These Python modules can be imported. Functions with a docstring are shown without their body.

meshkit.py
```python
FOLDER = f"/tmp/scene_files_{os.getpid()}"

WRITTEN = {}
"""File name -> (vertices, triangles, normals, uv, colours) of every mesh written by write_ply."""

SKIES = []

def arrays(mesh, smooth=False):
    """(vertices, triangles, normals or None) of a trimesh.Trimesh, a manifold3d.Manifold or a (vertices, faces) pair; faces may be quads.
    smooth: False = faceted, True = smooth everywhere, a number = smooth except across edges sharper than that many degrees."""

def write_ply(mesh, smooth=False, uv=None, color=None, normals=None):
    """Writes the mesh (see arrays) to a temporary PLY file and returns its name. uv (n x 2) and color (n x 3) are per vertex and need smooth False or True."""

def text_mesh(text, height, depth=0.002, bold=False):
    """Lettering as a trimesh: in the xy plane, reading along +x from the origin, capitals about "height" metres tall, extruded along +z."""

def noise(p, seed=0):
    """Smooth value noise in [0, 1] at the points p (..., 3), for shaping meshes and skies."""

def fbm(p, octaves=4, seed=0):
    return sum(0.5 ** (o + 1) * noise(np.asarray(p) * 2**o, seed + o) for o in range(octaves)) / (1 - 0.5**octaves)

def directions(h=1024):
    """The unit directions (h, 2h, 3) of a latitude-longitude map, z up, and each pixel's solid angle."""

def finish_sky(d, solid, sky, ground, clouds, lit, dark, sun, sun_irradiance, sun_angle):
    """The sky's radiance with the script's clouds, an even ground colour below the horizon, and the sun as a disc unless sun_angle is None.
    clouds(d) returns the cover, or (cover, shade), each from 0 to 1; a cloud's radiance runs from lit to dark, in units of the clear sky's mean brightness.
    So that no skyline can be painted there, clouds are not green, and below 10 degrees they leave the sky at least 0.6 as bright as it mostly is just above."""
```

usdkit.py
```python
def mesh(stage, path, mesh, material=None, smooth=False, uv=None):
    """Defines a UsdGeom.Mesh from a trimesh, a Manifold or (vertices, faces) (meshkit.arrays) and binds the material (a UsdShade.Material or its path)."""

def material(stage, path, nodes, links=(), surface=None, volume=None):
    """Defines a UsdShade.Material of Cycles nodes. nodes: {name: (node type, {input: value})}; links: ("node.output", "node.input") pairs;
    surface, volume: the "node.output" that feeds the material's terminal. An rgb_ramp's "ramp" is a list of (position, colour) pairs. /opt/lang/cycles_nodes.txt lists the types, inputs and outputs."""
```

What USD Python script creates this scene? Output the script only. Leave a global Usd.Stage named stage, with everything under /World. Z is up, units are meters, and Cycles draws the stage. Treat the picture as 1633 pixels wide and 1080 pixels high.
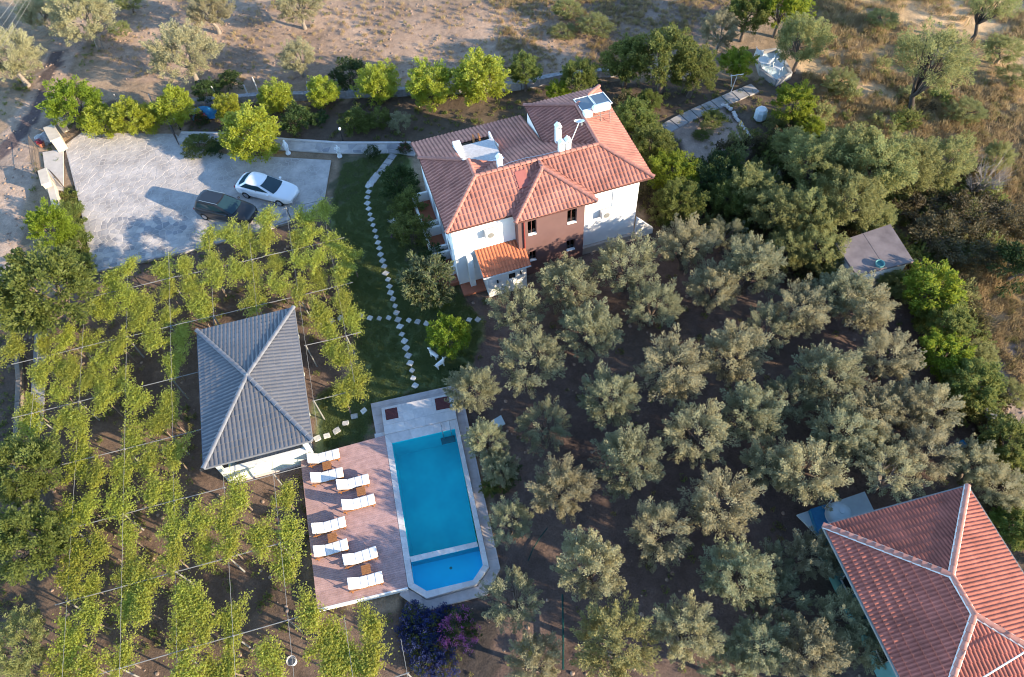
import math, random
import numpy as np, trimesh, manifold3d, usdkit, meshkit
from shapely.geometry import Polygon, Point, LineString, box as sbox
from shapely import affinity
from scipy.spatial import Voronoi
from pxr import Usd, UsdGeom, UsdLux, UsdShade, Sdf, Gf, Vt

# ------------------------------------------------------------------ camera, sky, sun
stage = Usd.Stage.CreateInMemory()
UsdGeom.SetStageUpAxis(stage, UsdGeom.Tokens.z)
UsdGeom.SetStageMetersPerUnit(stage, 1.0)
WORLD = UsdGeom.Xform.Define(stage, '/World').GetPrim()
stage.SetDefaultPrim(WORLD)
UsdGeom.Scope.Define(stage, '/World/Looks')

FPX, PITCH, ROLL, CAMH = 1193.87, math.radians(56.3017), math.radians(4.6014), 40.0
PW, PH = 1633.0, 1080.0
_R = np.array([1, 0, 0.]); _F = np.array([0, math.cos(PITCH), -math.sin(PITCH)]); _D = np.array([0, -math.sin(PITCH), -math.cos(PITCH)])
RC = _R * math.cos(ROLL) + _D * math.sin(ROLL)
DC = -_R * math.sin(ROLL) + _D * math.cos(ROLL)
EXPOSURE = 1.68
cam = UsdGeom.Camera.Define(stage, '/World/camera')
m = Gf.Matrix4d(*RC, 0, *(-DC), 0, *(-_F), 0, 0, 0, CAMH, 1)
cam.AddTransformOp().Set(m)
cam.CreateHorizontalApertureAttr(36.0)
cam.CreateVerticalApertureAttr(36.0 * 677 / 1024)
cam.CreateFocalLengthAttr(36.0 * FPX / PW)
cam.CreateClippingRangeAttr(Gf.Vec2f(0.5, 5000))
cam.CreateExposureAttr(EXPOSURE)

SUN_EL = math.radians(16.0)
SUN_XY = np.array([1.0, -0.5]) / math.hypot(1.0, 0.5)
SUN_DIR = np.array([SUN_XY[0] * math.cos(SUN_EL), SUN_XY[1] * math.cos(SUN_EL), math.sin(SUN_EL)])
SKY_STRENGTH, SUN_INT = 0.15, 1.05
dome = UsdLux.DomeLight.Define(stage, '/World/sky')
dome.GetPrim().SetCustomDataByKey('kind', 'structure')
sky_m = usdkit.material(stage, '/World/Looks/sky_light', {
    's': ('sky_texture', {'sky_type': 'single_scattering', 'sun_disc': False, 'sun_elevation': SUN_EL,
                          'sun_rotation': math.atan2(SUN_XY[0], SUN_XY[1]), 'altitude': 100.0, 'aerosol_density': 0.15, 'ozone_density': 3.0}),
    'b': ('background_shader', {'strength': SKY_STRENGTH})}, [('s.color', 'b.color')], surface='b.background')
UsdShade.MaterialBindingAPI.Apply(dome.GetPrim()).Bind(sky_m)
sun = UsdLux.DistantLight.Define(stage, '/World/sun')
sun.CreateNormalizeAttr(True)
sun.CreateIntensityAttr(SUN_INT)
sun.CreateAngleAttr(0.55)
sun.CreateColorAttr(Gf.Vec3f(1.0, 0.82, 0.58))
_z = Gf.Vec3d(*SUN_DIR)
sun.AddOrientOp(UsdGeom.XformOp.PrecisionDouble).Set(Gf.Quatd(Gf.Rotation(Gf.Vec3d(0, 0, 1), _z).GetQuat()))

# ------------------------------------------------------------------ geometry helpers
def G(x, y, z=0.0):
    """World point at height z that the photograph shows at (x, y)."""
    d = _F + (x - PW / 2) / FPX * RC + (y - PH / 2) / FPX * DC
    t = (CAMH - z) / -d[2]
    return np.array([d[0] * t, d[1] * t, z])

def PIX(q):
    v = np.asarray(q, float) - np.array([0, 0, CAMH])
    w = v @ _F
    return np.stack([PW / 2 + FPX * (v @ RC) / w, PH / 2 + FPX * (v @ DC) / w], -1)

def scale_at(x, y, z=0.0):
    q = G(x, y, z)
    return FPX / ((q - np.array([0, 0, CAMH])) @ _F)

class MB:
    """Collects shapes into one mesh."""
    def __init__(s): s.v, s.f, s.n = [], [], 0
    def add(s, v, f):
        v = np.asarray(v, float); f = np.asarray(f, int)
        if f.shape[1] == 4: f = np.vstack([f[:, [0, 1, 2]], f[:, [0, 2, 3]]])
        s.v.append(v); s.f.append(f + s.n); s.n += len(v); return s
    def tm(s, m): return s.add(np.array(m.vertices), np.array(m.faces))
    def box(s, x0, x1, y0, y1, z0, z1, bev=0.0):
        if bev <= 0:
            m = trimesh.creation.box([x1 - x0, y1 - y0, z1 - z0]); m.apply_translation([(x0 + x1) / 2, (y0 + y1) / 2, (z0 + z1) / 2]); return s.tm(m)
        b = min(bev, (x1 - x0) / 2.1, (y1 - y0) / 2.1, (z1 - z0) / 2.1)
        P = []
        for x, sx in ((x0, 1), (x1, -1)):
            for y, sy in ((y0, 1), (y1, -1)):
                for z, sz in ((z0, 1), (z1, -1)):
                    P += [(x + sx * b, y + sy * b, z), (x + sx * b, y, z + sz * b), (x, y + sy * b, z + sz * b)]
        return s.tm(trimesh.convex.convex_hull(np.array(P)))
    def prism(s, poly, z0, z1):
        poly = [tuple(p[:2]) for p in poly] if not isinstance(poly, Polygon) else poly
        pg = Polygon(poly) if not isinstance(poly, Polygon) else poly
        if not pg.exterior.is_ccw: pg = Polygon(list(pg.exterior.coords)[::-1], [list(h.coords) for h in pg.interiors])
        m = trimesh.creation.extrude_polygon(pg, z1 - z0, engine='earcut'); m.apply_translation([0, 0, z0]); return s.tm(m)
    def tube(s, pts, rad, n=6, caps=True):
        pts = np.asarray(pts, float); k = len(pts); rad = np.broadcast_to(rad, k)
        t = np.gradient(pts, axis=0); t /= np.maximum(np.linalg.norm(t, axis=1, keepdims=True), 1e-9)
        ref = np.array([0, 0, 1.]) if abs(t[0][2]) < .9 else np.array([1., 0, 0])
        V = []
        for i in range(k):
            a = np.cross(ref, t[i]); a /= max(np.linalg.norm(a), 1e-9); b = np.cross(t[i], a)
            an = np.arange(n) * 2 * math.pi / n
            V.append(pts[i] + rad[i] * (np.cos(an)[:, None] * a + np.sin(an)[:, None] * b))
        V = np.vstack(V); Fq = []
        for i in range(k - 1):
            for j in range(n):
                j2 = (j + 1) % n
                Fq.append([i * n + j, i * n + j2, (i + 1) * n + j2, (i + 1) * n + j])
        s.add(V, Fq)
        if caps:
            for i, flip in ((0, True), (k - 1, False)):
                c = np.arange(n) + i * n
                tri = [[c[0], c[j], c[j + 1]] for j in range(1, n - 1)]
                if flip: tri = [x[::-1] for x in tri]
                s.f.append(np.array(tri) + s.n - len(V))
        return s
    def lathe(s, prof, n=16, c=(0, 0, 0)):
        prof = np.asarray(prof, float); an = np.arange(n) * 2 * math.pi / n
        V = np.vstack([np.stack([r * np.cos(an) + c[0], r * np.sin(an) + c[1], np.full(n, z + c[2])], 1) for r, z in prof])
        Fq = [[i * n + j, i * n + (j + 1) % n, (i + 1) * n + (j + 1) % n, (i + 1) * n + j] for i in range(len(prof) - 1) for j in range(n)]
        return s.add(V, Fq)
    def quad(s, a, b, c, d): return s.add([a, b, c, d], [[0, 1, 2, 3]])
    def sphere(s, c, r, sub=2, sc=(1, 1, 1)):
        m = trimesh.creation.icosphere(sub, r); m.apply_scale(sc) if False else None
        v = np.array(m.vertices) * np.array(sc) + np.array(c); return s.add(v, m.faces)
    def moved(s, ang=0, t=(0, 0, 0), tilt=None):
        c, q = math.cos(ang), math.sin(ang); Rm = np.array([[c, -q, 0], [q, c, 0], [0, 0, 1]])
        s.v = [x @ Rm.T + np.array(t) for x in s.v]; return s
    def out(s): return np.vstack(s.v), np.vstack(s.f)

def boxed(*a, **k): return MB().box(*a, **k)

COUNT = {}
def numbered(parent, name):
    key = f'{parent}/{name}'
    i = COUNT.get(key, 0); COUNT[key] = i + 1
    return key if i == 0 else f'{key}_{i:03d}'

def tag(p, label=None, cat=None, group=None, kind=None):
    p = p if isinstance(p, Usd.Prim) else p.GetPrim()
    for k, v in (('label', label), ('category', cat), ('group', group), ('kind', kind)):
        if v: p.SetCustomDataByKey(k, v)
    return p

def thing(name, label=None, cat=None, loc=(0, 0, 0), rot=0.0, group=None, kind=None):
    x = UsdGeom.Xform.Define(stage, numbered('/World', name))
    x.AddTranslateOp().Set(Gf.Vec3d(*map(float, loc)))
    x.AddRotateZOp().Set(math.degrees(rot))
    return tag(x, label, cat, group, kind)

def part(parent, name, mesh, mat, smooth=False, label=None, kind=None):
    if isinstance(mesh, MB): mesh = mesh.out()
    pp = parent.GetPath() if not isinstance(parent, str) else parent
    m = usdkit.mesh(stage, numbered(str(pp), name), mesh, mat, smooth=smooth)
    return tag(m, label, None, None, kind)

def single(name, mesh, mat, label=None, cat=None, group=None, kind=None, smooth=False):
    if isinstance(mesh, MB): mesh = mesh.out()
    m = usdkit.mesh(stage, numbered('/World', name), mesh, mat, smooth=smooth)
    return tag(m, label, cat, group, kind)

UsdGeom.Scope.Define(stage, '/World/Kinds')
def kind_of(name):
    return stage.CreateClassPrim('/World/Kinds/' + name)

def place(proto, name, label, cat, loc, rot=0.0, sc=1.0, group=None):
    x = UsdGeom.Xform.Define(stage, numbered('/World', name))
    x.AddTranslateOp().Set(Gf.Vec3d(*map(float, loc)))
    x.AddRotateZOp().Set(math.degrees(rot))
    sc = (sc, sc, sc) if np.ndim(sc) == 0 else sc
    x.AddScaleOp().Set(Gf.Vec3f(*map(float, sc)))
    p = x.GetPrim()
    p.GetReferences().AddInternalReference(proto.GetPath()); p.SetInstanceable(True)
    return tag(p, label, cat, group)

# ------------------------------------------------------------------ materials
def mat(name, c1, c2=None, scale=3.0, rough=0.8, bump=0.0, bscale=None, spec=0.3, detail=4.0, metallic=0.0, obj=False, coat=0.0, spots=None):
    c2 = c2 if c2 is not None else tuple(x * 0.8 for x in c1)
    nodes = {'g': ('geometry', {}), 'n': ('noise_texture', {'scale': scale, 'detail': detail, 'roughness': 0.6}),
             'r': ('rgb_ramp', {'ramp': [(0.3, c1), (0.7, c2)]}),
             'p': ('principled_bsdf', {'roughness': rough, 'specular_ior_level': spec, 'metallic': metallic, 'coat_weight': coat})}
    links = [('g.position', 'n.vector'), ('n.fac', 'r.fac'), ('r.color', 'p.base_color')]
    if bump:
        nodes['n2'] = ('noise_texture', {'scale': bscale or scale * 4, 'detail': 5.0})
        nodes['b'] = ('bump', {'strength': 1.0, 'distance': bump})
        links += [('g.position', 'n2.vector'), ('n2.fac', 'b.height'), ('b.normal', 'p.normal')]
    return usdkit.material(stage, '/World/Looks/' + name, nodes, links, surface='p.BSDF')

def varied(name, c1, c2, rough=0.8, bump=0.004, bscale=20.0, spec=0.3, nscale=5.0, namt=0.25):
    """Colour differs from piece to piece (object) and from island to island, plus a little grain."""
    return usdkit.material(stage, '/World/Looks/' + name, {
        'o': ('object_info', {}), 'g': ('geometry', {}), 'ad': ('math', {'math_type': 'add'}), 'fr': ('math', {'math_type': 'fraction'}),
        'r': ('rgb_ramp', {'ramp': [(0.0, c1), (1.0, c2)]}),
        'n': ('noise_texture', {'scale': nscale, 'detail': 5.0, 'roughness': 0.65}),
        'mr': ('map_range', {'from_min': 0.3, 'from_max': 0.7, 'to_min': 1 - namt, 'to_max': 1 + namt}),
        'cc': ('combine_color', {}), 'mu': ('mix', {'mix_type': 'multiply', 'fac': 1.0}),
        'n2': ('noise_texture', {'scale': bscale, 'detail': 4.0}), 'b': ('bump', {'distance': bump, 'strength': 1.0}),
        'p': ('principled_bsdf', {'roughness': rough, 'specular_ior_level': spec})},
        [('o.random', 'ad.value1'), ('g.random_per_island', 'ad.value2'), ('ad.value', 'fr.value1'), ('fr.value', 'r.fac'), ('g.position', 'n.vector'), ('n.fac', 'mr.value'),
         ('mr.result', 'cc.r'), ('mr.result', 'cc.g'), ('mr.result', 'cc.b'), ('r.color', 'mu.color1'), ('cc.color', 'mu.color2'), ('mu.color', 'p.base_color'),
         ('g.position', 'n2.vector'), ('n2.fac', 'b.height'), ('b.normal', 'p.normal')], surface='p.BSDF')

def leaf_mat(name, c_dark, c_mid, c_light, trans=0.3, tcol=None, rough=0.55, spec=0.25):
    tcol = tcol or tuple(min(1, x * 1.3) for x in c_light)
    return usdkit.material(stage, '/World/Looks/' + name, {
        'o': ('object_info', {}), 'g': ('geometry', {}),
        'r': ('rgb_ramp', {'ramp': [(0.0, c_dark), (0.5, c_mid), (1.0, c_light)]}),
        'mr': ('map_range', {'from_min': 0.0, 'from_max': 1.0, 'to_min': 0.82, 'to_max': 1.18}),
        'mh': ('map_range', {'from_min': 0.0, 'from_max': 1.0, 'to_min': 0.485, 'to_max': 0.515}),
        'h': ('hsv', {}),
        'p': ('principled_bsdf', {'roughness': rough, 'specular_ior_level': spec}),
        't': ('translucent_bsdf', {'color': tcol}),
        'mx': ('mix_closure', {'fac': trans})},
        [('g.random_per_island', 'r.fac'), ('r.color', 'h.color'), ('o.random', 'mr.value'), ('mr.result', 'h.value'), ('o.random', 'mh.value'), ('mh.result', 'h.hue'),
         ('h.color', 'p.base_color'), ('p.BSDF', 'mx.closure1'), ('t.BSDF', 'mx.closure2')], surface='mx.closure')

M = {}
M['white'] = mat('white_plaster', (0.80, 0.79, 0.77), (0.74, 0.73, 0.71), scale=1.2, rough=0.85, bump=0.004, bscale=30)
M['whitepaint'] = mat('white_paint', (0.78, 0.78, 0.77), (0.72, 0.72, 0.71), scale=4, rough=0.5)
M['brownwall'] = mat('brown_plaster', (0.15, 0.084, 0.078), (0.13, 0.072, 0.067), scale=0.9, rough=0.9, bump=0.003, bscale=30)
M['beigestone'] = mat('beige_plinth', (0.42, 0.36, 0.31), (0.33, 0.28, 0.24), scale=2.5, rough=0.9, bump=0.006)
M['teal'] = mat('teal_plaster', (0.10, 0.26, 0.27), (0.08, 0.21, 0.22), scale=1.5, rough=0.9, bump=0.004)
M['concrete'] = mat('grey_concrete', (0.36, 0.345, 0.34), (0.24, 0.225, 0.22), scale=1.2, rough=0.95, bump=0.01, detail=8)
M['stonewall'] = mat('rubble_stone', (0.40, 0.39, 0.40), (0.22, 0.21, 0.21), scale=3.5, rough=0.95, bump=0.05, bscale=6)
M['plaster_old'] = mat('old_cream_plaster', (0.58, 0.50, 0.40), (0.46, 0.39, 0.31), scale=1.3, rough=0.95, bump=0.01)
M['glass'] = usdkit.material(stage, '/World/Looks/window_glass', {
    'fr': ('fresnel', {'IOR': 1.45}), 't': ('transparent_bsdf', {'color': (0.55, 0.6, 0.6)}), 'g': ('glossy_bsdf', {'color': (0.9, 0.9, 0.9), 'roughness': 0.03}), 'm': ('mix_closure', {})},
    [('fr.fac', 'm.fac'), ('t.BSDF', 'm.closure1'), ('g.BSDF', 'm.closure2')], surface='m.closure')
M['carglass'] = mat('car_glass', (0.014, 0.035, 0.045), (0.016, 0.04, 0.05), rough=0.06, spec=0.7)
M['dark'] = mat('dark_interior', (0.02, 0.02, 0.022), rough=0.9)
M['metal'] = mat('steel', (0.55, 0.56, 0.57), (0.48, 0.49, 0.5), rough=0.3, metallic=0.9)
M['galv'] = mat('galvanised_pipe', (0.27, 0.265, 0.25), (0.19, 0.185, 0.175), scale=6, rough=0.6, metallic=0.2)
M['rust'] = mat('weathered_iron', (0.10, 0.08, 0.07), (0.06, 0.05, 0.045), scale=8, rough=0.8)
M['wood'] = mat('teak', (0.34, 0.15, 0.055), (0.24, 0.10, 0.04), scale=9, rough=0.55)
M['oldwood'] = mat('grey_timber', (0.24, 0.20, 0.17), (0.16, 0.13, 0.11), scale=7, rough=0.9, bump=0.006)
M['cushion'] = mat('white_cushion', (0.70, 0.69, 0.68), (0.64, 0.635, 0.63), scale=5, rough=0.95, bump=0.006, bscale=14)
M['terracotta'] = mat('terracotta', (0.42, 0.15, 0.09), (0.33, 0.12, 0.07), scale=5, rough=0.85)
M['bluetarp'] = mat('blue_sheet', (0.03, 0.22, 0.42), (0.02, 0.15, 0.32), scale=5, rough=0.5, bump=0.03, bscale=5)
M['paleblue'] = mat('pale_blue_plastic', (0.55, 0.66, 0.70), (0.48, 0.58, 0.63), scale=4, rough=0.5)
M['bark'] = mat('bark', (0.17, 0.13, 0.105), (0.09, 0.07, 0.055), scale=7, rough=0.95, bump=0.03, bscale=14)
M['palebark'] = mat('pale_bark', (0.25, 0.215, 0.18), (0.16, 0.135, 0.115), scale=6, rough=0.95, bump=0.02, bscale=14)
M['vinebark'] = mat('vine_bark', (0.20, 0.15, 0.12), (0.12, 0.09, 0.07), scale=9, rough=0.95)
M['rooftile'] = varied('red_roof_tile', (0.40, 0.170, 0.128), (0.28, 0.115, 0.088), rough=0.75, bump=0.005, bscale=14, nscale=1.0, namt=0.3)
M['rooftile_new'] = varied('orange_roof_tile', (0.42, 0.14, 0.07), (0.30, 0.09, 0.045), rough=0.75, bump=0.004, bscale=14, nscale=2.0, namt=0.2)
M['ridgetile'] = varied('red_ridge_tile', (0.37, 0.175, 0.14), (0.32, 0.145, 0.115), rough=0.75, nscale=4, namt=0.2)
M['rooftile_old'] = varied('weathered_roof_tile', (0.33, 0.105, 0.075), (0.21, 0.065, 0.048), rough=0.8, bump=0.006, bscale=12, nscale=0.9, namt=0.35)
M['slate'] = varied('slate_grey_tile', (0.132, 0.132, 0.142), (0.108, 0.108, 0.117), rough=0.5, bump=0.003, bscale=14, nscale=1.0, namt=0.12, spec=0.4)
M['slate_ridge'] = varied('slate_ridge_tile', (0.16, 0.17, 0.195), (0.135, 0.142, 0.165), rough=0.5, nscale=3, namt=0.12)
M['mortar'] = mat('pale_mortar', (0.58, 0.56, 0.55), (0.44, 0.42, 0.41), scale=6, rough=0.95, bump=0.012)
M['deck'] = varied('deck_board', (0.43, 0.272, 0.25), (0.39, 0.245, 0.225), rough=0.75, bump=0.002, bscale=25, nscale=3, namt=0.2)
M['coping'] = varied('pale_stone_slab', (0.60, 0.56, 0.53), (0.52, 0.48, 0.46), rough=0.6, bump=0.003, nscale=3, namt=0.12)
M['pinkstone'] = varied('pinkish_stone_slab', (0.50, 0.44, 0.42), (0.43, 0.38, 0.37), rough=0.75, bump=0.004, nscale=2, namt=0.16)
M['flag'] = varied('flagstone', (0.50, 0.445, 0.40), (0.25, 0.245, 0.255), rough=0.85, bump=0.012, bscale=9, nscale=0.7, namt=0.32)
M['joint'] = mat('flagstone_mortar', (0.52, 0.475, 0.43), (0.42, 0.385, 0.35), scale=2, rough=0.95, bump=0.01)
M['step'] = varied('white_stepping_stone', (0.62, 0.60, 0.56), (0.42, 0.405, 0.38), rough=0.85, bump=0.01, nscale=6, namt=0.2)
M['maroon'] = mat('maroon_grate', (0.12, 0.035, 0.035), (0.09, 0.028, 0.028), scale=10, rough=0.7)
M['pooltile'] = mat('pool_tile', (0.035, 0.66, 0.72), (0.022, 0.52, 0.62), scale=0.8, rough=0.35)
M['pooltile_light'] = mat('paddling_pool_tile', (0.08, 0.62, 0.86), (0.06, 0.57, 0.82), scale=1.0, rough=0.35)
M['water'] = usdkit.material(stage, '/World/Looks/pool_water', {
    'g': ('geometry', {}), 'n': ('noise_texture', {'scale': 3.0, 'detail': 3.0}), 'b': ('bump', {'distance': 0.12, 'strength': 0.7}),
    'fr': ('fresnel', {'IOR': 1.33}), 't': ('transparent_bsdf', {'color': (0.34, 0.91, 0.90)}), 'gl': ('glossy_bsdf', {'color': (1, 1, 1), 'roughness': 0.04}), 'm': ('mix_closure', {})},
    [('g.position', 'n.vector'), ('n.fac', 'b.height'), ('b.normal', 'gl.normal'), ('fr.fac', 'm.fac'), ('t.BSDF', 'm.closure1'), ('gl.BSDF', 'm.closure2')], surface='m.closure')
M['carwhite'] = mat('white_car_paint', (0.78, 0.78, 0.79), (0.76, 0.76, 0.77), rough=0.3, coat=1.0, spec=0.5)
M['cardark'] = mat('dark_grey_car_paint', (0.012, 0.012, 0.013), (0.010, 0.010, 0.011), rough=0.35, coat=0.6, spec=0.5)
M['rubber'] = mat('tyre_rubber', (0.02, 0.02, 0.02), rough=0.85)
M['alloy'] = mat('alloy_rim', (0.5, 0.5, 0.52), rough=0.35, metallic=0.8)
M['lens'] = mat('lamp_lens', (0.75, 0.77, 0.8), rough=0.15, spec=0.6)
M['redlens'] = mat('tail_lamp_lens', (0.35, 0.02, 0.02), rough=0.2, spec=0.6)
M['blackplastic'] = mat('black_plastic', (0.025, 0.025, 0.025), rough=0.6)
M['solar'] = mat('solar_glass', (0.10, 0.13, 0.16), (0.085, 0.11, 0.14), scale=2, rough=0.1, spec=0.6)
M['hatch'] = mat('red_roof_hatch', (0.34, 0.12, 0.10), (0.30, 0.10, 0.085), scale=3, rough=0.6)
M['darkred'] = mat('dark_red_pipe', (0.26, 0.05, 0.04), rough=0.6)
M['greenwhite'] = mat('pale_green_plaster', (0.55, 0.60, 0.56), (0.44, 0.49, 0.46), scale=2, rough=0.9, bump=0.004)
M['eave'] = mat('brown_eave_paint', (0.12, 0.055, 0.045), (0.09, 0.04, 0.035), rough=0.7)
M['shedroof'] = mat('stained_shed_slab', (0.23, 0.19, 0.185), (0.13, 0.105, 0.105), scale=0.9, rough=0.95, bump=0.01, detail=9)
M['hose'] = mat('green_hose', (0.006, 0.045, 0.042), rough=0.5)
# leaves
M['olive'] = leaf_mat('olive_leaf', (0.2, 0.21, 0.115), (0.38, 0.375, 0.225), (0.64, 0.6, 0.4), trans=0.18, rough=0.5, spec=0.35)
M['olive_tan'] = leaf_mat('tan_olive_leaf', (0.24, 0.22, 0.12), (0.45, 0.4, 0.235), (0.68, 0.61, 0.4), trans=0.18, rough=0.5, spec=0.35)
M['olive_yellow'] = leaf_mat('yellowish_olive_leaf', (0.22, 0.21, 0.08), (0.36, 0.33, 0.13), (0.5, 0.45, 0.2), trans=0.2, rough=0.5, spec=0.35)
M['citrus'] = leaf_mat('citrus_leaf', (0.18, 0.21, 0.02), (0.4, 0.42, 0.045), (0.68, 0.66, 0.13), trans=0.28, spec=0.35, rough=0.4)
M['vine'] = leaf_mat('vine_leaf', (0.22, 0.235, 0.035), (0.45, 0.45, 0.08), (0.7, 0.67, 0.2), trans=0.45)
M['green'] = leaf_mat('green_leaf', (0.09, 0.115, 0.025), (0.19, 0.22, 0.055), (0.33, 0.345, 0.11), trans=0.25)
M['bright'] = leaf_mat('bright_green_leaf', (0.12, 0.17, 0.015), (0.24, 0.31, 0.025), (0.4, 0.45, 0.06), trans=0.3)
M['darkgreen'] = leaf_mat('dark_leaf', (0.0375, 0.063, 0.018), (0.0675, 0.102, 0.03), (0.1275, 0.165, 0.0525), trans=0.2)
M['wild'] = leaf_mat('wild_scrub_leaf', (0.16, 0.17, 0.06), (0.31, 0.315, 0.115), (0.5, 0.49, 0.21), trans=0.25)
M['loquat'] = leaf_mat('loquat_leaf', (0.07, 0.09, 0.03), (0.16, 0.17, 0.07), (0.5, 0.47, 0.3), trans=0.15, spec=0.4)
M['straw'] = leaf_mat('dry_straw', (0.28, 0.2, 0.1), (0.47, 0.34, 0.17), (0.62, 0.47, 0.26), trans=0.2)
M['straw_green'] = leaf_mat('half_dry_grass', (0.17, 0.16, 0.05), (0.3, 0.26, 0.09), (0.46, 0.38, 0.17), trans=0.2)
M['lawn'] = leaf_mat('lawn_blade', (0.12, 0.15, 0.05), (0.20, 0.245, 0.08), (0.30, 0.35, 0.13), trans=0.25)
M['blueflower'] = leaf_mat('blue_flower', (0.02, 0.03, 0.10), (0.04, 0.05, 0.20), (0.11, 0.12, 0.36), trans=0.2)
M['magenta'] = leaf_mat('magenta_flower', (0.20, 0.04, 0.16), (0.40, 0.11, 0.34), (0.60, 0.30, 0.52), trans=0.25)
M['whiteflower'] = leaf_mat('white_flower', (0.6, 0.55, 0.48), (0.72, 0.68, 0.62), (0.8, 0.78, 0.74), trans=0.2)
M['redflower'] = leaf_mat('red_flower', (0.25, 0.02, 0.04), (0.4, 0.05, 0.08), (0.5, 0.15, 0.18), trans=0.2)
M['brownscrub'] = leaf_mat('brown_scrub_leaf', (.075, .06, .03), (.14, .115, .05), (.24, .20, .09), trans=0.15)
M['darkbark'] = mat('dark_bark', (0.075, 0.06, 0.05), (0.045, 0.036, 0.03), scale=7, rough=0.95, bump=0.03, bscale=14)
M['twig'] = mat('bare_twig', (0.36, 0.31, 0.27), (0.25, 0.21, 0.18), scale=6, rough=0.95)
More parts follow.
